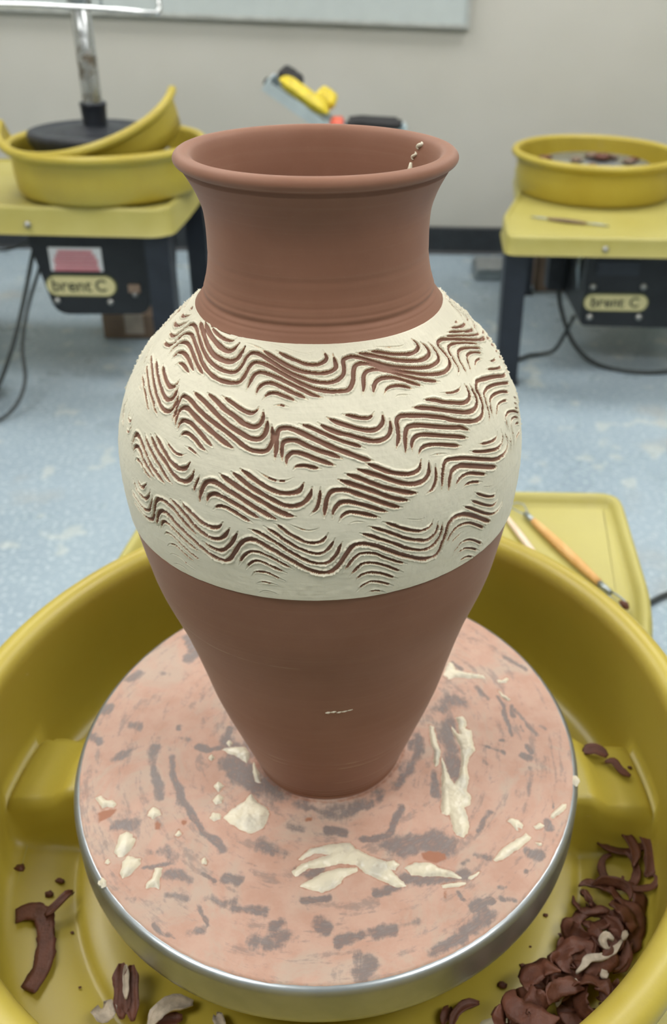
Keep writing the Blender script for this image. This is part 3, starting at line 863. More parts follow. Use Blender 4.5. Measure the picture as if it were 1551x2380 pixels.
    X = np.concatenate([lo[None], X, hi[None]], 0)
    groove = np.concatenate([groove[:1] * 0, groove, groove[-1:] * 0], 0)
    o = grid_mesh('slip_band', X, True, 'slip_band', vase, {'groove': groove})
    tag(o, 'cream slip band incised with wavy comb grooves down to brown clay')
make_band()
# dribble of slip inside the neck, on the far right of the mouth
dr = MB()
def neck_in(z): return float(np.interp(z, [.372, .386, .397, .407, .413, .4165], [.0532, .0540, .0563, .0592, .0613, .0633]))
for z0, z1, w, a0 in ((.4155, .4118, .0015, 59.5), (.4102, .4060, .0011, 57.5), (.4045, .3780, .0030, 56.5)):
    zz = np.linspace(z0, z1, 14)
    pts = []; rad = []
    for i, zc in enumerate(zz):
        a = math.radians(a0 + 1.2 * math.sin(i * .5)); rr = neck_in(zc) + .0001
        pts.append((rr * math.sin(a), rr * math.cos(a), zc))
        rad.append(w * (.25 + math.sin(PI * (i + .5) / 14)) * .75)
    dr.tube(pts, rad, 8)
dr.obj('slip_dribble', 'slip_wet', vase)
sc = MB()      # a short smear of slip on the belly
for i in range(5):
    a = math.radians(4.0 + i * 2.1); zc = .1165 + .0005 * math.sin(i * 2.0)
    rr = float(vprof(zc)) - .0002
    sc.tube([(rr * math.sin(a + d), -rr * math.cos(a + d), zc + .0002 * k) for k, d in enumerate((-.018, 0, .018))], [.0002, .00075 - .0001 * i, .0002], 8)
sc.obj('slip_fleck', 'slip_wet', vase)

# ------------------------------------------------------------------ near potter's wheel
WHEEL_C = (0.0, 0.0)
wheel = thing('potters_wheel', (0, 0, FL), "potter's wheel with a turning aluminium head under the clay vase", "potter's wheel")
# head: a thick aluminium disc with a rounded upper edge
rimp = [(.030, -.034), (.160, -.034), (.168, -.0335), (.1750, -.0325), (.1775, -.0300), (.1781, -.026), (.1782, -.016)]
for k in range(9):
    a = math.radians(k * 90 / 8)
    rimp.append((.1732 + .0050 * math.cos(a), -.0055 + .0050 * math.sin(a)))
rimp += [(.168, -.0004), (.10, -.0004), (.0, -.0004)]
head = MB().lathe(rimp, seg=192)
head.lathe([(.022, -.16), (.022, -.034), (0, -.034)], seg=32)
head_o = head.obj('wheel_head', 'alu', wheel)
SCR = """
11.5 -125,103 -118,94 -112,85 -117,81
6.5 -136,62 -128,62
7.5 -160,56 -155,64
7.3 -169,23 -167,28
8.9 -147,11 -141,8
7.6 -172,-1 -166,-6
7.8 -151,-22 -146,-18
6.8 -124,-11 -123,-21 -120,-32 -116,-43 -111,-54
5.4 -111,-18 -107,-34 -101,-45 -96,-54 -94,-56 -86,-68 -77,-79 -70,-84 -62,-92
3.9 -107,-3 -99,-3
3.5 -111,6 -111,10
5.2 -73,8 -74,0
3.5 -140,-5 -136,-10 -143,-14
5.2 -94,-9 -85,-11 -76,-9
9.1 -134,-74 -125,-74
8.0 -110,-95 -99,-93 -92,-99
9.4 -94,-109 -85,-109 -79,-112
3.2 -110,-106 -93,-101
4.7 -116,-126 -110,-126
4.7 -91,-122 -78,-124
6.9 -70,-126 -63,-124 -58,-129 -50,-126
6.8 -74,-145 -66,-144
3.0 -95,-141 -86,-148 -81,-150
3.1 -71,-129 -63,-141
3.9 -64,-113 -72,-109
6.2 -57,-110 -50,-114
21.1 -53,-38 -39,-43 -26,-49
7.3 -10,-60 11,-64 27,-58 38,-50
8.8 47,-42 55,-31 62,-16 66,-1
17.6 -68,-23 -56,-33 -51,-38
15.4 -37,-88 -27,-95
8.2 -57,-111 -50,-112
7.9 -24,-141 -21,-138
12.3 -36,-151 -28,-153 -17,-147
10.1 1,-139 5,-141
7.8 14,-149 26,-147
7.8 35,-146 46,-142
6.8 51,-140 60,-136
11.0 27,-158 33,-161 29,-168
4.6 -9,-125 6,-123
6.9 35,-119 48,-115
6.0 27,-82 43,-80 52,-58
8.4 -22,-73 -13,-76
6.0 4,-76 13,-78
14.5 -5,-67 18,-62
6.9 -50,-131 -30,-131
16.9 82,30 89,37 98,35
5.4 112,53 116,45 119,41
4.6 94,81 100,72
4.2 138,87 152,72
3.1 126,43 130,31 133,5
3.5 139,31 146,17 152,6
3.6 136,33 137,24
2.6 124,1 126,1
3.9 144,-5 146,-9
6.8 138,-13 143,-15
4.2 143,-25 140,-37 138,-47
4.2 111,-17 112,-22
3.4 108,-4 117,-7 125,-11
5.3 155,15 159,12
3.5 141,14 142,10
6.0 81,4 84,-10 90,-25
2.5 154,-47 153,-56
4.8 101,-74 106,-67 111,-61
5.7 147,-67 149,-73
7.1 132,-91 139,-92
6.3 99,-93 107,-94
5.5 89,-99 92,-97
2.7 129,-104 130,-104
3.5 111,-116 114,-114
4.6 112,-123 119,-122
3.8 104,-122 106,-124
3.8 85,-118 88,-123
11.3 104,-133 96,-138 88,-143
8.9 69,-155 78,-150 87,-146
6.9 94,-128 99,-125
12.8 85,17 86,0 88,-17 90,-31
7.4 74,-30 76,-48
8.1 -15,-105 -6,-108 -1,-104
20.1 49,-88 65,-84 77,-87
10.4 51,-110 69,-108 88,-107
15.2 -68,-16 -58,-27 -51,-35
11.6 -75,-5 -67,-11
"""
WETS = """
-150.2,-66.0 -148.0,-63.4 -143.1,-62.4 -138.2,-61.5 -136.3,-63.2 -139.8,-69.2 -144.1,-71.8 -147.0,-74.4
-111.1,-73.0 -108.9,-70.0 -105.3,-72.9 -104.9,-77.9 -109.1,-78.7
-93.8,-72.7 -93.0,-69.3 -89.2,-70.1 -88.0,-72.6 -90.9,-76.0
62.7,-91.7 69.2,-89.3 79.7,-91.5 80.4,-96.1 72.9,-99.7 64.6,-97.5
76.2,-117.0 79.3,-116.4 78.4,-122.9 75.9,-122.9
-13.4,-67.2 -7.0,-65.2 -6.1,-69.7 -12.0,-71.0
"""
def seg_dist(px, py, P):
    """distance from arrays to a polyline"""
    best = np.full(px.shape, 1e9)
    for (ax, ay), (bx, by) in zip(P[:-1], P[1:]):
        dx, dy = bx - ax, by - ay
        L = dx * dx + dy * dy + 1e-12
        u = np.clip(((px - ax) * dx + (py - ay) * dy) / L, 0, 1)
        best = np.minimum(best, np.hypot(px - ax - u * dx, py - ay - u * dy))
    return best
def poly_sd(px, py, P):
    """signed distance to a closed outline, positive inside"""
    Pc = np.vstack([P, P[:1]])
    d = seg_dist(px, py, Pc)
    ins = np.zeros(px.shape, bool)
    for (ax, ay), (bx, by) in zip(Pc[:-1], Pc[1:]):
        c = ((ay > py) != (by > py)) & (px < (bx - ax) * (py - ay) / (by - ay + 1e-15) + ax)
        ins ^= c
    return np.where(ins, d, -d)
def make_film():
    rr = np.concatenate([[.0005], np.linspace(.004, .1744, 180)])
    tt = np.linspace(0, 2 * PI, 720, endpoint=False)
    T, R = np.meshgrid(tt, rr)
    edge = .0007 * lumpy(T * 9, T * 0 + 3.3, 8, 4, .7)
    R = R + np.where(R > .172, edge, 0) * ((R - .172) / .0028)
    px, py = R * np.cos(T), R * np.sin(T)
    g = np.zeros_like(px)
    amp = np.random.default_rng(17)
    wx = px + .0022 * lumpy(px * 110 + 40, py * 110 + 40, 14, 4, .6)
    wy = py + .0022 * lumpy(px * 110 + 20, py * 110 + 60, 15, 4, .6)
    for n_, ln in enumerate(SCR.strip().splitlines()):
        a = ln.split(); w = float(a[0]) / 1000 * .5
        P = np.array([[float(v) / 1000 for v in q.split(',')] for q in a[1:]])
        d = seg_dist(wx, wy, P)
        g = np.maximum(g, sstep(1.9, 0, d / w) * (amp.uniform(.36, .66) if n_ < 75 else .54))
    # scraped ring round the foot
    ring = np.exp(-((R - .0595) / .007) ** 2) * (.55 + .5 * lumpy(T * 3.0, R * 60, 21, 3))
    g = np.maximum(g, np.clip(ring, 0, 1) * .5)
    wet = np.zeros_like(px)
    for ln in WETS.strip().splitlines():
        P = np.array([[float(v) / 1000 for v in q.split(',')] for q in ln.split()])
        wet = np.maximum(wet, sstep(-.0012, .0022, poly_sd(px, py, P)) * .8)
    for ln in SLIPS.strip().splitlines():
        P = np.array([[float(v) / 1000 for v in q.split(',')] for q in ln.split()])
        x0, y0 = P.min(0) - .008; x1, y1 = P.max(0) + .008
        mk = (px > x0) & (px < x1) & (py > y0) & (py < y1)
        if mk.any():
            wet[mk] = np.maximum(wet[mk], sstep(-.0024, -.0002, poly_sd(px[mk], py[mk], P)) * .5)
    wet = np.maximum(wet, np.exp(-((R - .0545) / .0022) ** 2) * .5)
    z = .0004 + .00012 * lumpy(px * 150 + 40, py * 150 + 40, 9, 3) - .00015 * (g > .3)
    z = np.where(R > .1738, -.0008, z)
    X = np.stack([px, py, z], -1)
    o = grid_mesh('clay_film', X, True, 'film', head_o, {'scrape': g, 'wet': wet})
    tag(o, 'pink dried clay film scraped through to grey metal')
SLIPS = """
-66.0,-68.1 -61.6,-61.6 -53.7,-54.9 -50.6,-48.9 -44.6,-56.1 -38.5,-59.9 -35.7,-65.0 -38.8,-75.2 -45.8,-79.6 -53.8,-76.7 -61.1,-71.8
-73.5,-63.9 -68.9,-65.1 -67.5,-68.9 -71.6,-70.7 -75.0,-68.2
-76.8,-43.1 -74.0,-39.6 -70.0,-43.0 -72.6,-47.4
-75.5,-54.8 -73.0,-49.9 -68.8,-52.0 -68.9,-56.5 -72.3,-58.2
-84.9,-19.2 -83.0,-16.2 -80.2,-19.1 -82.0,-22.1
-73.7,-5.5 -72.1,-3.0 -69.7,-5.5 -71.2,-8.5
-14.0,-97.6 -7.3,-89.9 6.3,-86.7 18.0,-85.3 22.5,-90.0 32.1,-95.1 41.6,-97.9 45.7,-105.8 53.9,-114.6 46.7,-114.7 36.5,-110.5 27.1,-105.0 22.8,-101.1 13.4,-100.1 2.1,-102.5 -7.2,-103.8 -15.0,-109.0 -16.9,-105.7 -11.6,-101.0 -3.5,-97.4 5.7,-93.8 -3.9,-92.8 -11.8,-98.2
-11.3,-115.6 -6.5,-112.2 2.3,-106.5 12.5,-103.0 22.9,-102.8 24.0,-105.0 14.9,-109.7 14.0,-113.0 10.1,-116.4 3.2,-119.7 -4.0,-118.2
53.0,-102.3 59.4,-98.8 68.8,-98.6 74.9,-102.0 82.1,-104.2 88.0,-108.6 74.6,-107.6 65.3,-107.8 57.1,-106.8
76.4,-113.7 83.6,-112.2 90.8,-112.1 88.6,-114.1 76.3,-115.7
41.6,-98.5 46.3,-97.3 49.4,-100.1 47.3,-104.1 42.6,-103.0
93.0,21.6 98.1,22.8 101.0,17.5 99.7,11.0 103.7,9.0 103.8,0.7 104.9,-9.4 100.1,-15.5 97.9,-23.3 98.5,-34.6 96.3,-43.9 98.9,-49.2 97.7,-55.5 93.0,-57.3 94.4,-59.4 95.4,-65.4 95.6,-72.1 94.5,-77.1 91.3,-80.4 87.1,-78.9 85.3,-74.0 84.2,-67.3 83.1,-62.6 81.5,-63.9 78.6,-62.3 77.8,-57.1 79.2,-50.9 79.1,-39.6 80.6,-25.5 80.3,-15.8 82.4,-20.7 84.8,-33.0 87.9,-38.5 92.1,-32.9 94.6,-20.5 94.5,-5.6 90.4,6.7 89.2,13.0 92.9,6.7 95.2,4.7 94.3,15.2
73.2,13.7 76.0,11.7 77.9,-0.8 79.8,-10.9 78.5,-20.7 76.0,-24.6 74.7,-18.9 75.8,-10.9 73.0,-1.9
91.6,80.3 95.0,77.8 95.9,71.6 105.8,68.1 118.0,65.9 119.4,62.3 110.6,62.1 94.9,63.0 90.4,60.5 86.3,65.3 88.4,72.7
128.0,61.2 132.3,60.7 136.2,63.8 137.7,61.4 134.6,57.8 129.4,57.7
127.7,50.5 131.5,45.4 136.1,40.9 134.5,38.6 129.6,43.6
109.1,-96.0 114.8,-88.9 121.1,-84.0 129.6,-79.0 132.1,-76.5 135.6,-79.7 131.9,-83.0 126.3,-87.9 120.1,-92.0 114.7,-95.9 111.1,-97.2
120.8,-67.5 124.0,-65.4 129.0,-66.6 131.4,-70.7 130.3,-73.2 127.6,-71.6 127.9,-75.0 126.6,-74.1 124.2,-70.0
137.8,-71.5 142.7,-68.5 145.0,-70.1 143.4,-73.0 139.7,-73.5
137.6,-83.0 141.2,-83.3 141.6,-84.9 139.0,-85.7
150.0,-63.7 154.6,-58.4 159.8,-54.0 162.8,-53.5 161.9,-56.6 157.8,-61.0 151.9,-65.3
75.3,-113.5 82.8,-112.1 88.3,-112.4 82.0,-114.7 76.2,-115.5
92.7,-108.4 98.5,-104.6 99.9,-104.6 97.6,-107.2 94.0,-109.7
-130.4,-82.4 -126.9,-79.4 -122.8,-81.4 -121.4,-83.8 -120.0,-83.8 -119.5,-88.6 -121.6,-94.2 -124.3,-97.3 -127.8,-97.4 -130.7,-94.3 -130.3,-88.0
-124.0,-101.2 -121.5,-97.3 -116.4,-98.0 -112.8,-98.7 -112.5,-102.5 -114.8,-107.1 -117.3,-110.9 -121.1,-112.1 -123.3,-108.8 -123.0,-105.0
-102.3,-104.7 -98.2,-104.6 -98.2,-110.6 -96.6,-119.0 -100.1,-117.2 -104.4,-118.8 -105.6,-116.6 -102.8,-111.4
-133.6,-99.0 -131.6,-101.3 -132.5,-103.0 -134.7,-102.1
-74.8,-98.5 -72.9,-97.3 -70.7,-100.0 -71.0,-102.3 -74.0,-101.3
-93.5,-77.5 -90.7,-80.5 -92.4,-82.7 -95.2,-81.8
-116.2,-63.7 -114.1,-60.2 -109.8,-62.8 -107.6,-66.2 -110.1,-67.9 -111.8,-70.0 -115.8,-67.2
-154.5,-53.9 -152.0,-52.1 -147.3,-55.5 -141.8,-56.3 -138.9,-58.9 -140.4,-61.5 -144.3,-60.7 -147.5,-62.5 -150.0,-59.1
-76.5,-11.7 -69.8,-9.3 -60.2,-9.2 -55.7,-15.8 -57.0,-23.1 -63.8,-17.4 -71.3,-14.6
-52.6,-21.6 -47.0,-33.0 -45.3,-39.9 -48.5,-38.9 -51.2,-30.2
-133.7,-114.5 -132.6,-112.2 -130.1,-114.4 -131.1,-116.6
171.0,-33.4 173.1,-30.6 174.5,-33.3 171.9,-37.1
"""
make_film()

# slip left on the wheel head
def slip_blob(P, H, res=.0006, mat='slip_wet', name='slip_smear', label='', group=None, cat='slip', seed=0):
    x0, y0 = P.min(0) - .0016; x1, y1 = P.max(0) + .0016
    nx = max(6, int((x1 - x0) / res)); ny = max(6, int((y1 - y0) / res))
    gx, gy = np.meshgrid(np.linspace(x0, x1, nx), np.linspace(y0, y1, ny))
    wx = gx + .0007 * lumpy(gx * 420 + seed, gy * 420 + 31, 40 + seed, 3, .6)
    wy = gy + .0007 * lumpy(gx * 420 + 9, gy * 420 + seed, 60 + seed, 3, .6)
    sd = poly_sd(wx, wy, P)
    h = H * (1 - np.exp(-np.clip(sd, 0, 1) / (H * .85)))
    h *= 1 + .38 * lumpy(gx * 260 + seed * 3, gy * 260, 70 + seed, 3)
    h = np.where(sd > 0, h, np.maximum(sd * .6, -.0008))
    V = np.stack([gx, gy, h + .00045], -1)
    keep = sd > -.0012
    idx = -np.ones(gx.shape, int); vv = []
    Fc = []
    for j in range(ny - 1):
        for i in range(nx - 1):
            if keep[j, i] or keep[j + 1, i] or keep[j, i + 1] or keep[j + 1, i + 1]:
                q = []
                for a, b in ((j, i), (j, i + 1), (j + 1, i + 1), (j + 1, i)):
                    if idx[a, b] < 0:
                        idx[a, b] = len(vv); vv.append(V[a, b])
                    q.append(int(idx[a, b]))
                Fc.append(q)
    vv = np.array(vv)
    at = (float(P[:, 0].mean()), float(P[:, 1].mean()), .0005)
    return tag(mesh_obj(name, vv, Fc, mat, at=at), label, cat, group)
SMALL = 'small cream slip splatter dried onto the wheel head'
BIG = {0: 'thick cream slip drop with a pointed tip at the foot of the vase',
       6: 'long S-shaped cream slip smear curling across the wheel head',
       7: 'rounded cream slip lobe under the long S-shaped smear',
       8: 'feathered cream slip smear beside the wet brown clay patch',
       11: 'long ragged cream slip strip with a forked upper end on the wheel head',
       12: 'narrow cream slip sliver beside the long ragged forked strip',
       13: 'bone-shaped cream slip streak just behind the vase foot',
       16: 'saw-edged diagonal cream slip streak near the wheel head rim',
       23: 'oval cream slip ring with a grey thin centre on the wheel head',
       24: 'cream slip ring with a dark open centre beside the oval ring',
       25: 'fishtail-shaped cream slip smear near the wheel head rim',
       31: 'cream slip wisp smeared over bare grey metal by the vase foot'}
for i, ln in enumerate(SLIPS.strip().splitlines()):
    P = np.array([[float(v) / 1000 for v in q.split(',')] for q in ln.split()])
    size = np.ptp(P, 0).max()
    H = .0021 if i in (0, 6, 7, 11) else (.0016 if size > .008 else .0013)
    if i in BIG:
        slip_blob(P, H, label=BIG[i], seed=i)
    else:
        slip_blob(P, H, res=.0005, label=SMALL, group='small slip splatters on the wheel head', name='slip_splatter', seed=i)

# table of the near wheel, raised bead round its edge
def table_top(outline, zt, thick, mat, parent, lip=.013, lipw=.016):
    P = np.array(round_poly(outline, .034, 5)); n = len(P)
    e = np.roll(P, -1, 0) - np.roll(P, 1, 0)
    nrm = np.stack([e[:, 1], -e[:, 0]], 1); nrm /= np.linalg.norm(nrm, axis=1)[:, None]
    prof = [(0.0, -thick), (-.004, -thick + .002), (0, -thick + .006), (0, -.004), (.002, lip * .55 - .002), (.005, lip * .9), (.009, lip), (.013, lip * .9), (lipw, lip * .4), (lipw + .004, .0005), (lipw + .009, 0)]
    V = []; Fc = []
    for ins, dz in prof:
        V += [(*(P[i] - nrm[i] * ins), zt + dz) for i in range(n)]
    for k in range(len(prof) - 1):
        for i in range(n):
            j = (i + 1) % n
            Fc.append([k * n + i, k * n + j, (k + 1) * n + j, (k + 1) * n + i])
    c = len(V)
    Fc.append([(len(prof) - 1) * n + i for i in range(n)])
    Fc.append(list(range(n))[::-1])
    return mesh_obj('table_top', V, Fc, mat, parent, angle=50)
OUT = [(-.20, -.30), (.24, -.30), (.290, .15), (.322, .27), (.336, .480), (-.242, .482), (-.264, .27), (-.25, .10)]
table_top(OUT, -.0985, .055, 'table', wheel)
for lx, ly in ((-.19, -.24), (.21, -.24), (-.20, .40), (.27, .40)):
    MB().box((lx - .03, ly - .03, FL), (lx + .03, ly + .03, -.153)).obj('leg', 'black_metal', wheel, smooth=False)
MB().prism(round_poly([(-.17, -.42), (.22, -.42), (.22, -.153), (-.17, -.153)], .03), -.12, .33, axis='y').obj('motor_box', 'black_metal', wheel, smooth=False)

# ------------------------------------------------------------------ splash pans
def pan_points(c, zr, plateau, half=None, seg=240):
    """a round pan with a rolled rim; zr = height of the rim top. Returns a grid of points (rows, cols, 3)"""
    zb = zr - .131
    P = [(.100, zb + .002), (.232, zb), (.243, zb + .004), (.2475, zb + .013), (.2515, zb + .06), (.2525, zr - .034), (.2545, zr - .027)]
    for k in range(0, 13):
        a = math.radians(-75 + 270 * k / 12)
        P.append((.2588 + .0120 * math.cos(a), zr - .0120 + .0120 * math.sin(a)))
    P += [(.2478, zr - .030), (.2475, zr - .044), (.2470, zr - .075), (.2452, zr - .100), (.2430, zr - .113), (.2385, zr - .1195), (.232, zr - .1215),
          (.222, zr - .1222), (.21, zr - .1228), (.200, zr - .1238), (.1930, zr - .1250), (.1890, zr - .1262), (.1865, zr - .1262), (.1840, zr - .1246), (.180, zr - .1228), (.17, zr - .1222), (.16, zr - .1220), (.15, zr - .1220), (.13, zr - .1220), (.100, zr - .1220)]
    P = np.array(P)
    P[:, 0] = np.where(P[:, 0] > .2, P[:, 0] - .0045, P[:, 0])
    tt = np.linspace(0, 2 * PI, seg, endpoint=False) if half is None else np.linspace(half[0], half[1], seg)
    T = tt[None, :]
    R = np.repeat(P[:, :1], len(tt), 1); Z = np.repeat(P[:, 1:], len(tt), 1)
    if plateau:
        inner = (np.arange(len(P)) > 21)[:, None]
        y = R * np.sin(T); x = R * np.cos(T)
        b = sstep(-.019, -.007, y) * sstep(.058, .050, y) * (np.abs(x) > .12)
        rise = sstep(.2430, .2370, R) * b * inner
        Z = Z + rise * np.clip(zr - .086 - Z, 0, 1)
        # brighter moulded collar between the shelf and the head
        Z = Z + .010 * b * inner * sstep(.205, .195, R)
    return np.stack([c[0] + R * np.cos(T), c[1] + R * np.sin(T), Z], -1)
def pan_mesh(name, G, wrap, mat, label, cat, group, base):
    Rn, Cn = G.shape[:2]
    V = G.reshape(-1, 3)
    Fc = []
    for i in range(Rn):
        i2 = (i + 1) % Rn
        for k in range(Cn if wrap else Cn - 1):
            k2 = (k + 1) % Cn
            Fc.append([i * Cn + k, i * Cn + k2, i2 * Cn + k2, i2 * Cn + k])
    if not wrap:
        Fc.append([i * Cn for i in range(Rn)])
        Fc.append([i * Cn + Cn - 1 for i in range(Rn)][::-1])
    return tag(mesh_obj(name, V, Fc, mat, at=base), label, cat, group)
PC = (.0003, -.0075)
pan_mesh('splash_pan', pan_points(PC, .036, True, seg=360), True, 'pan', 'large round yellow splash pan with clay trimmings round the wheel head', 'splash pan', 'yellow splash pans', (PC[0], PC[1], -.095))

# ------------------------------------------------------------------ clay trimmings in the near pan
PANZ = .036 - .1225
def ribbon(name, path, width, thick, mat, label, cat='clay trimming', group=None, twist=0.0, roll=0.0, seed=0, cup=.25, at=None, ends=.30):
    """a trimmed strip of clay: the path runs along its middle, the edges are torn"""
    C = crom(path, .0022); n = len(C)
    g = np.random.default_rng(seed)
    ph = g.uniform(0, 60)
    m = 5
    V = []; prev = None
    for i in range(n):
        d = C[min(i + 1, n - 1)] - C[max(i - 1, 0)]; d /= np.linalg.norm(d) + 1e-12
        up = np.array([0, 0, 1.0]) if prev is None else prev
        side = np.cross(d, up)
        if np.linalg.norm(side) < .2: side = np.cross(d, [1.0, 0, 0])
        side /= np.linalg.norm(side); up = np.cross(side, d); prev = up
        a = roll + twist * i / n
        s2 = side * math.cos(a) + up * math.sin(a); u2 = up * math.cos(a) - side * math.sin(a)
        tap = ends + (1 - ends) * min(1, min(i, n - 1 - i) / (.22 * n + 1e-6))
        for k in range(m):
            f = k / (m - 1) * 2 - 1
            w = width * .5 * tap * (1 + .38 * float(lumpy(np.array(i * .33 + ph), np.array(k // 4 * 7.7 + ph), seed % 50, 3)))
            V.append(C[i] + s2 * f * w + u2 * (cup * width * .5 * f * f + thick * .5))
        for k in range(m):
            f = k / (m - 1) * 2 - 1
            w = width * .5 * tap * .93
            V.append(C[i] + s2 * f * w + u2 * (cup * width * .5 * f * f - thick * .5))
    Fc = []
    M2 = 2 * m
    ringi = list(range(m)) + [2 * m - 1 - k for k in range(m)]
    for i in range(n - 1):
        for k in range(M2):
            a, b = ringi[k], ringi[(k + 1) % M2]
            Fc.append([i * M2 + b, i * M2 + a, (i + 1) * M2 + a, (i + 1) * M2 + b])
    Fc.append(ringi); Fc.append([(n - 1) * M2 + k for k in ringi[::-1]])
    V = np.array(V)
    return tag(mesh_obj(name, V, Fc, mat), label, cat, group)
def crumb(x, y, z, s, mat, label, group, seed, name='clay_crumb', flat=.55):
    g = np.random.default_rng(seed)
    V = []; nu, nv = 9, 6
    for j in range(nv + 1):
        ph = PI * j / nv
        for i in range(nu):
            a = 2 * PI * i / nu
            k = s * (1 + g.uniform(-.28, .28))
            if j in (0, nv): k = s
            V.append((x + k * math.sin(ph) * math.cos(a), y + k * .75 * math.sin(ph) * math.sin(a), z + flat * s + flat * k * math.cos(ph)))
    Fc = []
    for j in range(nv):
        for i in range(nu):
            i2 = (i + 1) % nu
            Fc.append([j * nu + i, (j + 1) * nu + i, (j + 1) * nu + i2, j * nu + i2])
    return tag(mesh_obj(name, V, Fc, mat), label, 'clay crumb', group)
GP = 'brown clay trimmings heaped in the splash pan'
LB = 'curled brown clay trimming in the heap along the pan wall'
def arc(cx, cy, z, rx, ry, a0, a1, n=9, dz=0.0):
    return [(cx + rx * math.cos(math.radians(a0 + (a1 - a0) * k / (n - 1))), cy + ry * math.sin(math.radians(a0 + (a1 - a0) * k / (n - 1))), z + dz * k / (n - 1)) for k in range(n)]
z0 = PANZ + .0035
# the flat strip at the left with a pale torn edge
ribbon('clay_trimming', [(-.212, -.084, z0), (-.203, -.081, z0 + .001), (-.194, -.084, z0 + .002), (-.188, -.094, z0 + .001), (-.184, -.106, z0), (-.182, -.116, z0), (-.183, -.125, z0), (-.186, -.133, z0)],
       .0125, .0016, 'shaving', 'long flat brown clay strip bent like a hook with a pale torn edge', seed=3, cup=.08, ends=.85)
ribbon('clay_trimming', [(-.190, -.086, z0 + .003), (-.184, -.080, z0 + .006), (-.179, -.073, z0 + .007), (-.177, -.070, z0 + .004)], .0065, .0014, 'shaving', 'short crumpled brown clay strip at the end of the hooked strip', seed=5, cup=.6)
# rings at the right
ribbon('clay_trimming', arc(.219, -.016, z0, .0185, .0150, 60, 400, 20, .006), .0066, .0016, 'shaving', 'open ring of brown clay trimming under the pan shelf', seed=11, cup=.2, roll=.2)
ribbon('clay_trimming', arc(.211, -.045, z0 + .001, .0125, .0140, 100, 420, 16, .006), .0062, .0016, 'shaving', 'small closed ring of brown clay trimming against the open ring', seed=12, cup=.2)
ribbon('clay_trimming', [(.214, -.004, z0 + .006), (.217, -.014, z0 + .009), (.222, -.024, z0 + .010), (.224, -.036, z0 + .010), (.220, -.046, z0 + .009)], .0072, .0015, 'shaving', 'brown clay strip lying across the open ring of trimming', seed=14, cup=.3)
ribbon('clay_trimming', arc(.226, -.030, z0 + .006, .011, .022, -80, 80, 9, .004), .011, .0016, 'shaving', LB, group=GP, seed=15)
ribbon('clay_trimming', arc(.222, -.057, z0 + .008, .012, .007, 150, 390, 10, .003), .0048, .0013, 'shaving', LB, group=GP, seed=16)
# heap down the right side
heap = np.random.default_rng(23)
N = 0
def in_heap(u):
    """centre line of the heap, running round the pan from the shelf to the front"""
    a = math.radians(-13 - 40 * u)
    r = .213 - .010 * u
    return r * math.cos(a), r * math.sin(a), a
for k in range(58):
    u = (k + .5) / 58
    u = .10 + .90 * u ** .85
    cx, cy, a = in_heap(u)
    spread = .009 + .016 * max(0, u - .35)
    off = heap.normal(0, spread * .7)
    cx += math.cos(a) * off * .75; cy += math.sin(a) * off * .75
    lim = .226
    rr = math.hypot(cx, cy)
    if rr > lim: cx, cy = cx * lim / rr, cy * lim / rr
    zz = z0 + heap.uniform(.001, .010 + .016 * min(1, max(0, u - .3) * 1.8))
    R1 = heap.uniform(.008, .020); ar = heap.uniform(60, 190); st = heap.uniform(0, 360)
    path = arc(cx, cy, zz, R1, R1 * heap.uniform(.55, 1.0), st, st + ar, 9, heap.uniform(-.004, .008))
    path = [(p[0], p[1], max(p[2] + heap.uniform(-.0015, .0015), z0)) for p in path]
    path = [((p[0] * .230 / math.hypot(p[0], p[1]), p[1] * .230 / math.hypot(p[0], p[1]), p[2]) if math.hypot(p[0], p[1]) > .230 else p) for p in path]
    ribbon('clay_trimming', path, heap.uniform(.006, .0145), .0012, 'shaving', LB, group=GP, seed=100 + k, twist=heap.uniform(-1.6, 1.6), roll=heap.uniform(-.7, .7), cup=heap.uniform(-.1, .2), ends=.08)
for k, (x, y, dx, dy) in enumerate(((.158, -.119, .016, -.004), (.170, -.128, .020, .012), (.164, -.108, .010, .012), (.176, -.112, .006, .016), (.150, -.135, .02, .004))):
    ribbon('clay_trimming', [(x - dx * .6, y - dy * .6, z0 + .004), (x, y, z0 + .012), (x + dx * .6, y + dy * .6, z0 + .010)], .0085, .0015, 'shaving', LB, group=GP, seed=180 + k, twist=.8, cup=.4)
# pale, slip-coated scraps on top of the heap
PALE = 'pale slip-coated clay scrap on top of the brown trimmings'
GPP = 'pale slip-coated scraps on the heap of trimmings'
for k, (pts, w) in enumerate((([(.197, -.106, .020), (.190, -.113, .021), (.181, -.118, .022), (.173, -.119, .022), (.168, -.124, .022), (.163, -.128, .022)], .0046),
                              ([(.186, -.113, .022), (.183, -.108, .024), (.187, -.104, .023), (.191, -.107, .023)], .0052),
                              ([(.202, -.098, .018), (.198, -.105, .020)], .004),
                              ([(.178, -.130, .022), (.183, -.128, .022)], .006),
                              ([(.158, -.135, .020), (.163, -.132, .021)], .005),
                              ([(.148, -.146, .018), (.151, -.140, .019), (.156, -.137, .019)], .0045))):
    ribbon('clay_scrap', [(a, b, PANZ + c) for a, b, c in pts], w, .0022, 'shaving_pale', PALE, group=GPP, seed=210 + k, cup=.3)
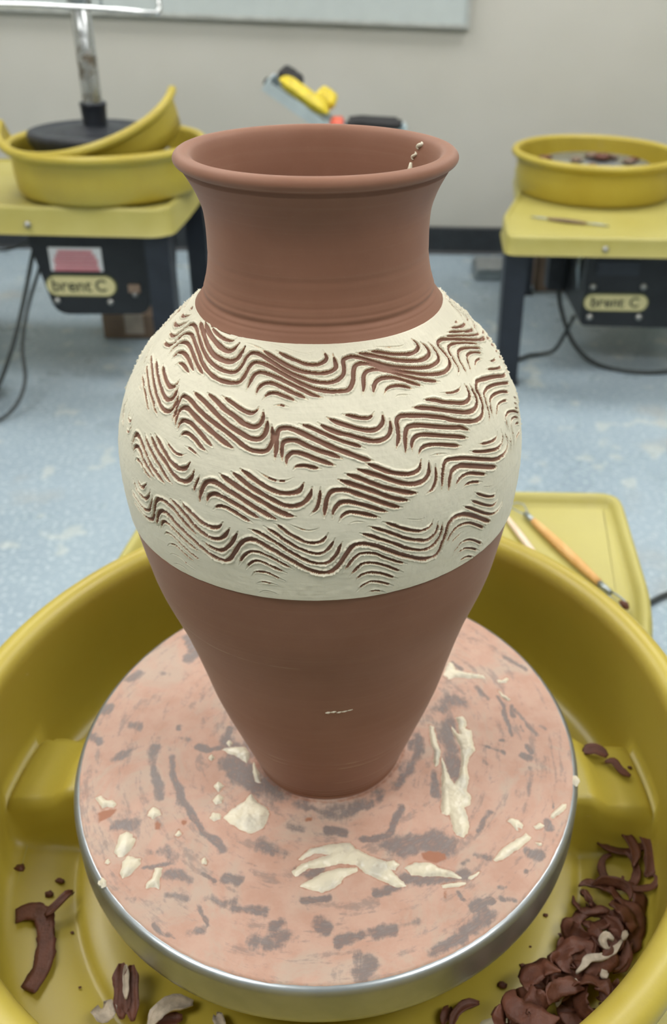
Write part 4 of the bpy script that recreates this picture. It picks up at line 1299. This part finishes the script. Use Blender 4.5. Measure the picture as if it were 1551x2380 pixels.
# bits on the shelf at the right
zs = .036 - .086
ribbon('clay_trimming', [(.196, .030, zs + .004), (.203, .032, zs + .006), (.209, .030, zs + .006), (.213, .027, zs + .004)], .009, .0018, 'shaving', 'folded brown clay scrap on the raised shelf by the wheel head', seed=31, cup=.5)
ribbon('clay_trimming', [(.211, .022, zs + .004), (.217, .022, zs + .005), (.222, .014, zs + .004), (.228, .010, zs + .003)], .0055, .0016, 'shaving', 'forked brown clay scrap on the raised shelf of the pan', seed=32, cup=.3)
crumb(.2305, .0205, zs, .0018, 'shaving', 'tiny brown clay crumb on the raised pan shelf', None, 33)
LC = 'small brown clay crumb on the yellow pan floor'
GC = 'brown clay crumbs on the pan floor'
for k, (x, y, s) in enumerate(((.162, -.089, .0026), (.133, -.111, .0019), (.147, -.110, .0019), (.118, -.124, .0031), (.154, -.076, .0018), (-.224, -.046, .0042), (-.191, -.055, .0026), (-.196, -.065, .0032), (-.193, -.054, .0022),
                               (-.172, -.091, .0012), (-.2215, -.030, .0012), (-.155, -.128, .0010), (.140, -.098, .0010), (.168, -.100, .0012))):
    rr = math.hypot(x, y)
    zb = PANZ + (.0004 if rr < .182 else (-.0025 if rr < .195 else -.0008))
    crumb(x, y, zb - .0004, s, 'shaving', LC, GC, 300 + k)
# crumpled pieces at the front left
zf = PANZ + .0008
CG = 'crumpled ribbed clay pieces in front of the wheel head'
for k, (pts, w, lab, mt) in enumerate((
        ([(-.126, -.125, zf + .020), (-.124, -.133, zf + .016), (-.122, -.142, zf + .012), (-.120, -.152, zf + .008)], .0100, 'upright ribbed brown clay lump with pale ridges near the front of the pan', 'shaving'),
        ([(-.119, -.126, zf + .020), (-.118, -.134, zf + .016), (-.116, -.143, zf + .012), (-.113, -.153, zf + .008)], .0098, 'second brown ridge of the upright ribbed clay lump', 'shaving'),
        ([(-.1225, -.127, zf + .022), (-.121, -.135, zf + .018), (-.119, -.144, zf + .015)], .0042, 'pale slip strip on the ribbed clay lump', 'shaving_pale'),
        ([(-.134, -.146, zf + .006), (-.131, -.150, zf + .010), (-.128, -.153, zf + .008)], .0125, 'pale clay flake leaning on the ribbed clay lump', 'shaving_pale'),
        ([(-.102, -.156, zf + .006), (-.098, -.149, zf + .010), (-.090, -.1445, zf + .010), (-.079, -.142, zf + .006)], .0085, 'pale arched clay curl beside the ribbed lump', 'shaving_pale'),
        ([(-.103, -.157, zf + .003), (-.095, -.152, zf + .004), (-.084, -.149, zf + .003)], .008, 'brown clay strip under the pale arched curl', 'shaving'),
        ([(-.063, -.148, zf + .004), (-.060, -.152, zf + .006), (-.058, -.157, zf + .004)], .007, 'small pale and brown clay scrap just under the rim of the wheel head', 'shaving_pale'),
        ([(.083, -.153, zf + .004), (.086, -.146, zf + .008), (.093, -.141, zf + .008), (.101, -.139, zf + .006)], .0055, 'brown clay hook beside the wet cream slip puddle', 'shaving'),
        ([(.078, -.150, zf + .003), (.080, -.145, zf + .005), (.082, -.141, zf + .003)], .006, 'stubby brown clay strip next to the clay hook', 'shaving'),
        ([(.108, -.1495, zf + .012), (.113, -.147, zf + .014), (.117, -.150, zf + .012)], .004, 'brown clay curl lying on the cream slip puddle', 'shaving'))):
    ribbon('clay_trimming', pts, w, .0024, mt, lab, seed=240 + k, cup=.55)
pud = np.array([(.098, -.151), (.103, -.145), (.112, -.1425), (.121, -.1425), (.127, -.1385), (.132, -.1350), (.138, -.139), (.142, -.146), (.138, -.154), (.125, -.160), (.108, -.160)])
def puddle():
    gx, gy = np.meshgrid(np.linspace(.094, .146, 60), np.linspace(-.164, -.131, 44))
    sd = poly_sd(gx + .001 * lumpy(gx * 200, gy * 200, 5), gy, pud)
    h = np.where(sd > 0, .007 * (1 - np.exp(-np.clip(sd, 0, 1) / .004)), np.maximum(sd, -.006)) * (1 + .25 * lumpy(gx * 150, gy * 150, 6))
    V = np.stack([gx, gy, zf - .001 + h], -1).reshape(-1, 3)
    Fc = []
    kp = (sd > -.003).ravel(); nx = 60
    for j in range(43):
        for i in range(59):
            q = [j * nx + i, j * nx + i + 1, (j + 1) * nx + i + 1, (j + 1) * nx + i]
            if any(kp[a] for a in q): Fc.append(q)
    used = sorted({a for f in Fc for a in f}); mp = {a: b for b, a in enumerate(used)}
    tag(mesh_obj('slip_puddle', V[used], [[mp[a] for a in f] for f in Fc], 'slip_wet'), 'wet cream slip puddle on the pan floor under the trimmings', 'slip')
puddle()

# ------------------------------------------------------------------ tools on the near table
zt = -.0985
t = thing('loop_tool', (.24, .36, zt), 'turned wooden loop tool with steel ends on the yellow table', 'pottery tool')
A0, A1 = Vector((.202, .452, zt + .006)), Vector((.290, .264, zt + .006))
def on(u, dz=0.0, side=0.0):
    p = A0.lerp(A1, u); d = (A1 - A0).normalized(); s_ = Vector((d.y, -d.x, 0))
    return p + s_ * side + Vector((0, 0, dz))
MB().tube([on(.17 + .62 * k / 14) for k in range(15)], [.0036 + .0022 * math.sin(PI * (k + .6) / 15.2) for k in range(15)], 16).obj('handle', 'wood', t)
MB().tube([on(.09), on(.175)], .0034, 14).obj('ferrule', 'steel_box', t)
MB().tube([on(.785), on(.88)], .0034, 14).obj('ferrule', 'steel_box', t)
MB().tube([on(.10, 0, .002), on(.05, 0, .006), on(.0, 0, .009), on(-.03, 0, .004), on(-.03, 0, -.004), on(.0, 0, -.009), on(.05, 0, -.006), on(.10, 0, -.002)], .0009, 8).obj('wire_loop', 'steel_box', t)
MB().tube([on(.87, 0, .002), on(.91, 0, .005), on(.96, 0, .006), on(1.0, 0, .003), on(1.0, 0, -.003), on(.96, 0, -.006), on(.91, 0, -.005), on(.87, 0, -.002)], .0011, 8).obj('wire_loop', 'steel_box', t)
MB().tube([on(.96, .001), on(1.0, .002), on(1.02, .001)], [.002, .0045, .002], 8).obj('clay_residue', 'shaving', t)
t = thing('modelling_stick', (.2, .38, zt), 'pale wooden modelling stick with a flattened end behind the pan', 'pottery tool')
B0, B1 = Vector((.181, .446, zt + .004)), Vector((.218, .330, zt + .004))
mb = MB(); nst = 16
V = []; Fc = []
d = (B1 - B0).normalized(); s_ = Vector((d.y, -d.x, 0))
for k in range(nst):
    u = k / (nst - 1); w = .0042 * (1 - .55 * abs(2 * u - 1) ** 2) + (.0022 if u > .8 else 0); h = .0034 * (1 - .7 * max(0, u - .7) / .3)
    for j in range(10):
        a = 2 * PI * j / 10
        V.append(B0.lerp(B1, u) + s_ * w * math.cos(a) + Vector((0, 0, h * math.sin(a))))
for k in range(nst - 1):
    for j in range(10):
        Fc.append([k * 10 + j, k * 10 + (j + 1) % 10, (k + 1) * 10 + (j + 1) % 10, (k + 1) * 10 + j])
Fc += [list(range(10))[::-1], [(nst - 1) * 10 + j for j in range(10)]]
mb.add(V, Fc).obj('stick', 'palewood', t)

# ------------------------------------------------------------------ wheels against the back wall
def bolt(x, y, z, parent, r=.008):
    m_ = Matrix.Translation((x, y, z)) @ Matrix.Rotation(PI / 2, 4, 'X')
    MB().lathe([(r * 1.25, -.001), (r * 1.25, .0015), (r * .8, .0035), (r * .6, .006), (0, .0065)], seg=16).xf(m_).obj('bolt', 'bolt', parent)
def nameplate(x0, x1, z0_, z1_, y, parent):
    r = (z1_ - z0_) / 2
    MB().prism(round_rect(x0 - .004, x1 + .004, z0_ - .004, z1_ + .004, r + .0039, 8), y - .002, y, axis='y').obj('nameplate_border', 'plate_edge', parent, smooth=False)
    MB().prism(round_rect(x0, x1, z0_, z1_, r * .999, 8), y - .004, y - .001, axis='y').obj('nameplate', 'plate', parent, smooth=False)
    w = x1 - x0; h = z1_ - z0_
    text_mesh('brent', h * .92, (x0 + w * .36, y - .0042, (z0_ + z1_) / 2), 'ink', parent, bold=.0007)
    text_mesh('C', h * .86, (x0 + w * .79, y - .0042, (z0_ + z1_) / 2), 'ink', parent, bold=.0009)
def leg(x0, x1, y0, y1, ztop, parent):
    mb = MB().box((x0, y0, FL + .012), (x1, y1, ztop))
    o = mb.obj('leg', 'blue_black', parent, smooth=False)
    MB().box((x0 - .004, y0 - .004, FL), (x1 + .004, y1 + .004, FL + .014)).obj('foot', 'black_plastic', o, smooth=False)
def wheel_head_bg(c, z, parent):
    MB().lathe([(.03, z - .03), (.172, z - .03), (.175, z - .026), (.175, z - .004), (.172, z), (0, z)], c, 96).obj('wheel_head', 'alu', parent)
    MB().lathe([(.03, -.24), (.03, z - .03)], c, 24).obj('shaft', 'black_metal', parent)

# right-hand wheel
RC = (.702, 2.432); ZR = -.040
rw = thing('potters_wheel', (RC[0], RC[1], FL), "potter's wheel with bare yellow table front and black motor box by the wall", "potter's wheel")
table_top([(.362, 1.878), (1.10, 1.868), (1.10, 2.78), (.50, 2.80), (.452, 2.36), (.375, 2.09)], -.172, .048, 'table', rw, lip=.006, lipw=.012)
for a in ((.366, .428, 1.90, 1.96), (1.03, 1.09, 1.90, 1.96), (.52, .58, 2.68, 2.74), (1.03, 1.09, 2.68, 2.74)):
    leg(*a, -.218, rw)
bx = MB().prism(round_poly([(.600, -.446), (.96, -.452), (.96, -.222), (.604, -.222)], .02), 1.945, 2.30, axis='y').obj('motor_box', 'black_metal', rw, smooth=False)
nameplate(.607, .787, -.397, -.350, 1.945, rw)
for x, z in ((.627, -.328), (.770, -.326), (.628, -.420), (.770, -.418)):
    bolt(x, 1.945, z, rw)
bolt(.630, 1.874, -.197, rw, .007)
MB().box((.63, 1.940, -.292), (.75, 1.947, -.252)).obj('switch_plate', 'blue_black', rw, smooth=False)
MB().box((.545, 2.20, -.43), (.60, 2.26, -.222)).obj('belt_guard', 'black_plastic', rw, smooth=False)
MB().tube([(.60, 2.02, -.23), (.596, 2.02, -.30), (.604, 2.02, -.36)], .006, 8).obj('conduit', 'steel_box', rw)
wheel_head_bg(RC, -.082, rw)
pan_mesh('splash_pan', pan_points((RC[0], RC[1] - .0), ZR, False, seg=144), True, 'pan', 'round yellow splash pan with scuffed side and clay scraps inside, by the wall', 'splash pan', 'yellow splash pans', (RC[0], RC[1], ZR - .131))
# clay scraps on that wheel's head
LS = 'brown clay scrap on the wheel head in the far scuffed pan'
for k, (dx, dy, s) in enumerate(((-.155, .02, .022), (-.06, .0, .020), (.0, .06, .024), (.03, .03, .028), (.07, .05, .018), (.10, -.02, .020), (.13, .03, .016), (-.02, -.06, .014))):
    crumb(RC[0] + dx, RC[1] + dy, -.0825, s, 'cardboard' if k % 3 else 'shaving', LS, 'clay scraps on the far wheel head', 400 + k, name='clay_scrap', flat=.42)
# wooden tool lying on the table front
t = thing('trimming_tool', (.56, 2.03, -.172), 'slim wooden trimming tool lying on the bare table front', 'pottery tool')
U0, U1 = Vector((.455, 2.075, -.1650)), Vector((.66, 1.99, -.1650))
MB().tube([U0.lerp(U1, .22 + .5 * k / 9) for k in range(10)], [.004 + .002 * math.sin(PI * k / 9) for k in range(10)], 10).obj('handle', 'cardboard', t)
for a, b in ((.0, .24), (.70, 1.0)):
    MB().tube([U0.lerp(U1, a), U0.lerp(U1, (a + b) / 2), U0.lerp(U1, b)], [.0022, .0032, .0022], 8).obj('tip', 'steel_box', t)

# left-hand wheel
LC_ = (-.720, 2.006); ZL = .053; ZTL = -.079
lw = thing('potters_wheel', (LC_[0], LC_[1], FL), "potter's wheel with a red warning label on its black motor box", "potter's wheel")
table_top([(-1.36, 1.796), (-.555, 1.770), (-.516, 1.80), (-.510, 1.95), (-.510, 2.36), (-1.36, 2.36)], ZTL - .006, .068, 'table', lw, lip=.006, lipw=.012)
for a in ((-.594, -.531, 1.80, 1.862), (-1.33, -1.27, 1.82, 1.88), (-.59, -.53, 2.27, 2.33), (-1.33, -1.27, 2.27, 2.33)):
    leg(*a, -.151, lw)
MB().prism(round_poly([(-.863, -.386), (-.604, -.382), (-.590, -.152), (-.912, -.152)], .040, 6), 1.822, 2.16, axis='y').obj('motor_box', 'black_metal', lw, smooth=False)
nameplate(-.875, -.690, -.329, -.276, 1.822, lw)
lab = MB().box((-.856, 1.8195, -.261), (-.717, 1.8222, -.197)).obj('warning_label', 'paper', lw, smooth=False)
for k in range(5):
    zc = -.204 - k * .0118
    ins = (.023, .016, .011, .012, .009)[k]
    MB().box((-.856 + ins, 1.8185, zc - .0092), (-.717 - ins, 1.8198, zc)).obj('printed_line', 'red_print', lab, smooth=False)
for x, z in ((-.855, -.347), (-.711, -.349), (-.640, -.325)):
    bolt(x, 1.822, z, lw, .007)
bolt(-.881, 1.776, -.124, lw, .007)
MB().box((-.655, 1.815, -.318), (-.624, 1.824, -.297)).obj('switch', 'cardboard', lw, smooth=False)
wheel_head_bg(LC_, ZL - .042, lw)
pan_mesh('splash_pan', pan_points(LC_, ZL, False, seg=144), True, 'pan', 'deep round yellow splash pan holding the upturned stool and a second pan half', 'splash pan', 'yellow splash pans', (LC_[0], LC_[1], ZL - .131))
# half of a second pan leaning in it
G = pan_points((0, 0), .0, False, half=(math.radians(-180), math.radians(0)), seg=80)[3:26]
tilt = Euler((math.radians(19.5), math.radians(-11), 0), 'XYZ').to_matrix().to_4x4() @ Matrix.Scale(.935, 4)
lowp = tilt @ Vector((0, -.2605, 0))
mm = Matrix.Translation((LC_[0] - .042, LC_[1] - .2500 - lowp.y, ZL + .012 - lowp.z)) @ tilt
Gv = np.array([[tuple(mm @ Vector(v)) for v in row] for row in G])
pan_mesh('splash_pan_half', Gv, False, 'pan', 'curved half of a yellow splash pan tilted up inside the deep pan', 'splash pan', None, (LC_[0], LC_[1], ZL - .12))

# upturned stool standing on its seat on the left wheel
SC = (-.765, 2.02); SB = ZL - .0415
st = thing('stool', (SC[0], SC[1], SB), 'upturned stool with a black seat and chrome column standing in the pan', 'stool')
MB().lathe([(.02, SB), (.125, SB), (.146, .020), (.155, .034), (.163, .052), (.165, .064), (.160, .072), (.150, .074), (.138, .069), (.095, .067), (.060, .076), (.036, .084), (.0, .084)], SC, 72).obj('seat', 'black_plastic', st)
CC = (SC[0] + .016, SC[1])
MB().lathe([(.031, .08), (.032, .10), (.034, .132), (.036, .135), (.034, .141), (.026, .142), (0, .142)], CC, 40).obj('collar', 'blue_black', st)
MB().lathe([(.025, .139), (.025, .58), (.0, .58)], CC, 40).obj('column', 'oldchrome', st)
MB().lathe([(.028, .372), (.030, .374), (.030, .41), (.028, .412)], CC, 32).obj('clamp', 'steel_box', st)
# footrest: a chrome rod loop held off the column by thin spokes
fy = SC[1] - .13; fz = .378
loop = [(CC[0] + x, y, fz + z) for x, y, z in ((-.36, fy + .02, .004), (-.25, fy, .003), (-.08, fy, .002), (.08, fy, -.003), (.165, fy, -.008), (.218, fy + .005, -.013), (.229, fy + .012, -.006), (.228, fy + .02, .015), (.223, fy + .03, .06), (.213, fy + .04, .10), (.16, fy + .04, .115), (-.08, fy + .04, .12), (-.30, fy + .04, .115), (-.36, fy + .04, .10), (-.37, fy + .03, .05))]
MB().tube(crom(loop + loop[:1], .010)[:-1], .0062, 12, closed=True).obj('footrest', 'chrome', st)
for x in (-.155, .055, .092):
    MB().tube([(CC[0] + x, fy + .002, fz), (CC[0] + x - .005, fy + .03, fz + .06), (CC[0] + x - .007, fy + .04, fz + .117)], .0035, 8).obj('spoke', 'chrome', st)
for z in (fz, fz + .117):
    MB().tube([(CC[0], fy + (.0 if z < fz + .05 else .04), z), (CC[0], CC[1] - .02, z)], .005, 8).obj('bracket', 'chrome', st)
for k in range(5):
    a = 2 * PI * k / 5 + .3
    MB().tube([(CC[0], CC[1], .56), (CC[0] + .10 * math.cos(a), CC[1] + .10 * math.sin(a), .572), (CC[0] + .21 * math.cos(a), CC[1] + .21 * math.sin(a), .60)], [.015, .013, .009], 10).obj('base_arm', 'chrome', st)

# ------------------------------------------------------------------ side table with an open case, between the two wheels
sx0, sx1, sy0, sy1 = -.345, .108, 2.45, 2.78
ZS = -.055
sd_ = thing('side_table', ((sx0 + sx1) / 2, (sy0 + sy1) / 2, FL), 'small grey-blue side table against the wall, hidden behind the vase', 'table')
MB().box((sx0, sy0, ZS - .022), (sx1, sy1, ZS), .004).obj('table_top', 'blue_black', sd_, angle=40)
for x in (sx0 + .05, sx1 - .06):
    for y in (sy0 + .03, sy1 - .03):
        MB().box((x - .014, y - .014, FL), (x + .014, y + .014, ZS - .022)).obj('leg', 'blue_black', sd_, smooth=False)
cs = thing('open_case', (-.02, 2.6, ZS), 'open pale plastic tool case with its lid propped up at an angle', 'tool case')
cb_ = MB()
cb_.box((-.165, 2.50, ZS), (.098, 2.70, ZS + .008))
for a, b in (((-.165, 2.50), (.098, 2.506)), ((-.165, 2.694), (.098, 2.70)), ((-.165, 2.506), (-.159, 2.694)), ((.092, 2.506), (.098, 2.694))):
    cb_.box((a[0], a[1], ZS + .008), (b[0], b[1], ZS + .045))
cb_.obj('tray', 'case', cs, smooth=False)
lm = Matrix.Translation((-.166, 0, ZS + .040)) @ Matrix.Rotation(math.radians(34), 4, 'Y')
lid = MB()
lid.box((-.235, 2.50, -.003), (0, 2.70, .005))
for a, b in (((-.235, 2.50), (0, 2.506)), ((-.235, 2.694), (0, 2.70)), ((-.235, 2.506), (-.229, 2.694))):
    lid.box((a[0], a[1], .005), (b[0], b[1], .030))
lid.xf(lm).obj('lid', 'case', cs, smooth=False)
MB().box((-.245, 2.585, .0), (-.233, 2.615, .022), .003).xf(lm).obj('latch', 'dark_pack', cs, smooth=False)
MB().tube([(.085, 2.520, ZS + .046), (.097, 2.520, ZS + .056), (.097, 2.560, ZS + .056), (.085, 2.56, ZS + .046)], .005, 8).obj('corner_clip', 'clearblue', cs)
def pillow(name, lo, hi, mat, m_, label, cat):
    mb = MB(); nx_, ny_ = 14, 10; V = []; Fc = []
    for sgn in (1, -1):
        for j in range(ny_ + 1):
            for i in range(nx_ + 1):
                u = i / nx_ * 2 - 1; v = j / ny_ * 2 - 1
                hh = (1 - abs(u) ** 4) * (1 - abs(v) ** 4)
                hh = hh ** .5 * (1 + .12 * math.sin(5 * u + 2) * math.cos(4 * v))
                V.append(((lo[0] + hi[0]) / 2 + u * (hi[0] - lo[0]) / 2, (lo[1] + hi[1]) / 2 + v * (hi[1] - lo[1]) / 2, (lo[2] + hi[2]) / 2 + sgn * hh * (hi[2] - lo[2]) / 2))
    K = (nx_ + 1) * (ny_ + 1)
    for s2 in (0, 1):
        for j in range(ny_):
            for i in range(nx_):
                q = [s2 * K + j * (nx_ + 1) + i, s2 * K + j * (nx_ + 1) + i + 1, s2 * K + (j + 1) * (nx_ + 1) + i + 1, s2 * K + (j + 1) * (nx_ + 1) + i]
                Fc.append(q if s2 == 0 else q[::-1])
    mb.add(V, Fc).xf(m_)
    return tag(mb.obj(name, mat), label, cat)
pillow('yellow_packet', (-.205, 2.515, .030), (-.020, 2.600, .075), 'yellow_pack', lm, 'bright yellow packet lying against the propped case lid', 'packet')
pillow('yellow_pouch', (-.085, 2.61, .040), (-.012, 2.69, .100), 'yellow_pack', lm, 'crumpled yellow pouch on the lower end of the case lid', 'packet')
pillow('red_packet', (-.152, 2.525, ZS + .044), (-.105, 2.62, ZS + .078), 'red_pack', Matrix.Identity(4), 'red packet squeezed between the case lid and the dark tool rolls', 'packet')
pillow('black_pouch', (-.222, 2.605, .030), (-.135, 2.685, .085), 'dark_pack', lm, 'black pouch behind the yellow packet on the case lid', 'pouch')
for k, (y, x0_, x1_) in enumerate(((2.535, -.095, .078), (2.575, -.085, .085), (2.62, -.09, .07))):
    o = MB().tube(crom([(x0_, y, ZS + .060), (x0_ + .04, y + .004, ZS + .066 - k * .001), ((x0_ + x1_) / 2, y, ZS + .063), (x1_, y, ZS + .060)], .01), .0135, 10).obj('tool_roll', 'dark_pack')
    tag(o, 'dark cloth tool roll lying across the open case tray', 'tool roll', 'dark tool rolls in the open case')

# ------------------------------------------------------------------ clutter on the floor
zf_ = FL
def cable(name, pts, r, label, mat='cord', group=None):
    return tag(MB().tube(crom(pts, .012), r, 8).obj(name, mat), label, 'cable', group)
cable('power_cord', [(-.895, 1.88, -.165), (-.915, 1.85, -.237), (-.945, 1.80, -.36), (-.975, 1.74, -.47), (-1.02, 1.68, -.57), (-1.08, 1.60, FL + .007), (-1.20, 1.48, FL + .007)], .006, 'dark green power cord dropping straight from the labelled motor box')
cable('power_cord', [(-.88, 1.92, -.165), (-.905, 1.90, -.25), (-.95, 1.86, -.37), (-.955, 1.78, -.46), (-.94, 1.72, -.54), (-.955, 1.66, FL + .030), (-1.0, 1.62, FL + .006), (-1.08, 1.58, FL + .019), (-1.25, 1.58, FL + .006)], .005, 'looped power cord curling on the floor under the labelled motor box')
cable('thin_cable', [(-.90, 1.95, -.17), (-.98, 1.98, -.235), (-1.08, 2.0, -.265), (-1.3, 2.05, -.27)], .0035, 'thin grey cable sagging toward the left from the labelled wheel')
cable('power_cord', [(.585, 2.23, -.42), (.60, 2.20, -.50), (.635, 2.12, -.58), (.70, 2.04, FL + .007), (.82, 1.99, FL + .007), (.98, 2.02, FL + .007), (1.2, 2.10, FL + .007)], .007, 'dark power cord sweeping over the floor under the bare-fronted wheel')
cable('power_cord', [(.603, 2.03, -.45), (.595, 2.08, -.52), (.57, 2.10, -.59), (.53, 2.12, FL + .007), (.49, 2.10, FL + .010), (.44, 2.06, FL + .007), (.38, 2.02, FL + .007)], .006, 'short dark cord running from the motor box to the black wheel leg')
cable('extension_cord', [(.50, .86, FL + .006), (.61, .94, FL + .006), (.80, 1.02, FL + .006), (1.1, 1.10, FL + .006)], .006, 'thin dark cord on the floor to the right of the near wheel')
pd = thing('foot_pedal', (.44, 2.93, FL), 'boxy steel foot pedal on the floor near the baseboard', 'foot pedal')
MB().box((.385, 2.84, FL), (.565, 3.00, FL + .035), .005).obj('base', 'steel_box', pd, smooth=False)
MB().box((.39, 2.83, FL + .038), (.56, 2.99, FL + .052), .004).obj('tread', 'alu', pd, smooth=False)
t = thing('floor_box', (.64, 2.84, FL), 'brown scuffed box on the floor behind the black wheel leg', 'box')
MB().box((.60, 2.72, FL), (.72, 2.92, FL + .14), .006).obj('body', 'cardboard', t, smooth=False)
MB().box((.598, 2.718, FL + .14), (.722, 2.922, FL + .155), .004).obj('lid', 'cardboard', t, smooth=False)
t = thing('clay_box', (-.80, 2.30, FL), 'low brown cardboard box on the floor under the labelled motor box', 'box')
MB().box((-.875, 2.21, FL), (-.69, 2.42, FL + .085), .006).obj('body', 'cardboard', t, smooth=False)
MB().box((-.80, 2.205, FL + .02), (-.74, 2.212, FL + .085)).obj('tape', 'beige', t, smooth=False)
t = thing('beige_bin', (-1.10, 1.745, FL), 'rounded beige bin standing on the floor left of the labelled wheel', 'bin')
MB().lathe([(.0, FL), (.055, FL), (.060, FL + .004), (.066, FL + .09), (.069, FL + .094), (.069, FL + .100), (.064, FL + .101), (.058, FL + .02), (0, FL + .018)], (-1.100, 1.745), 40).obj('body', 'beige', t)
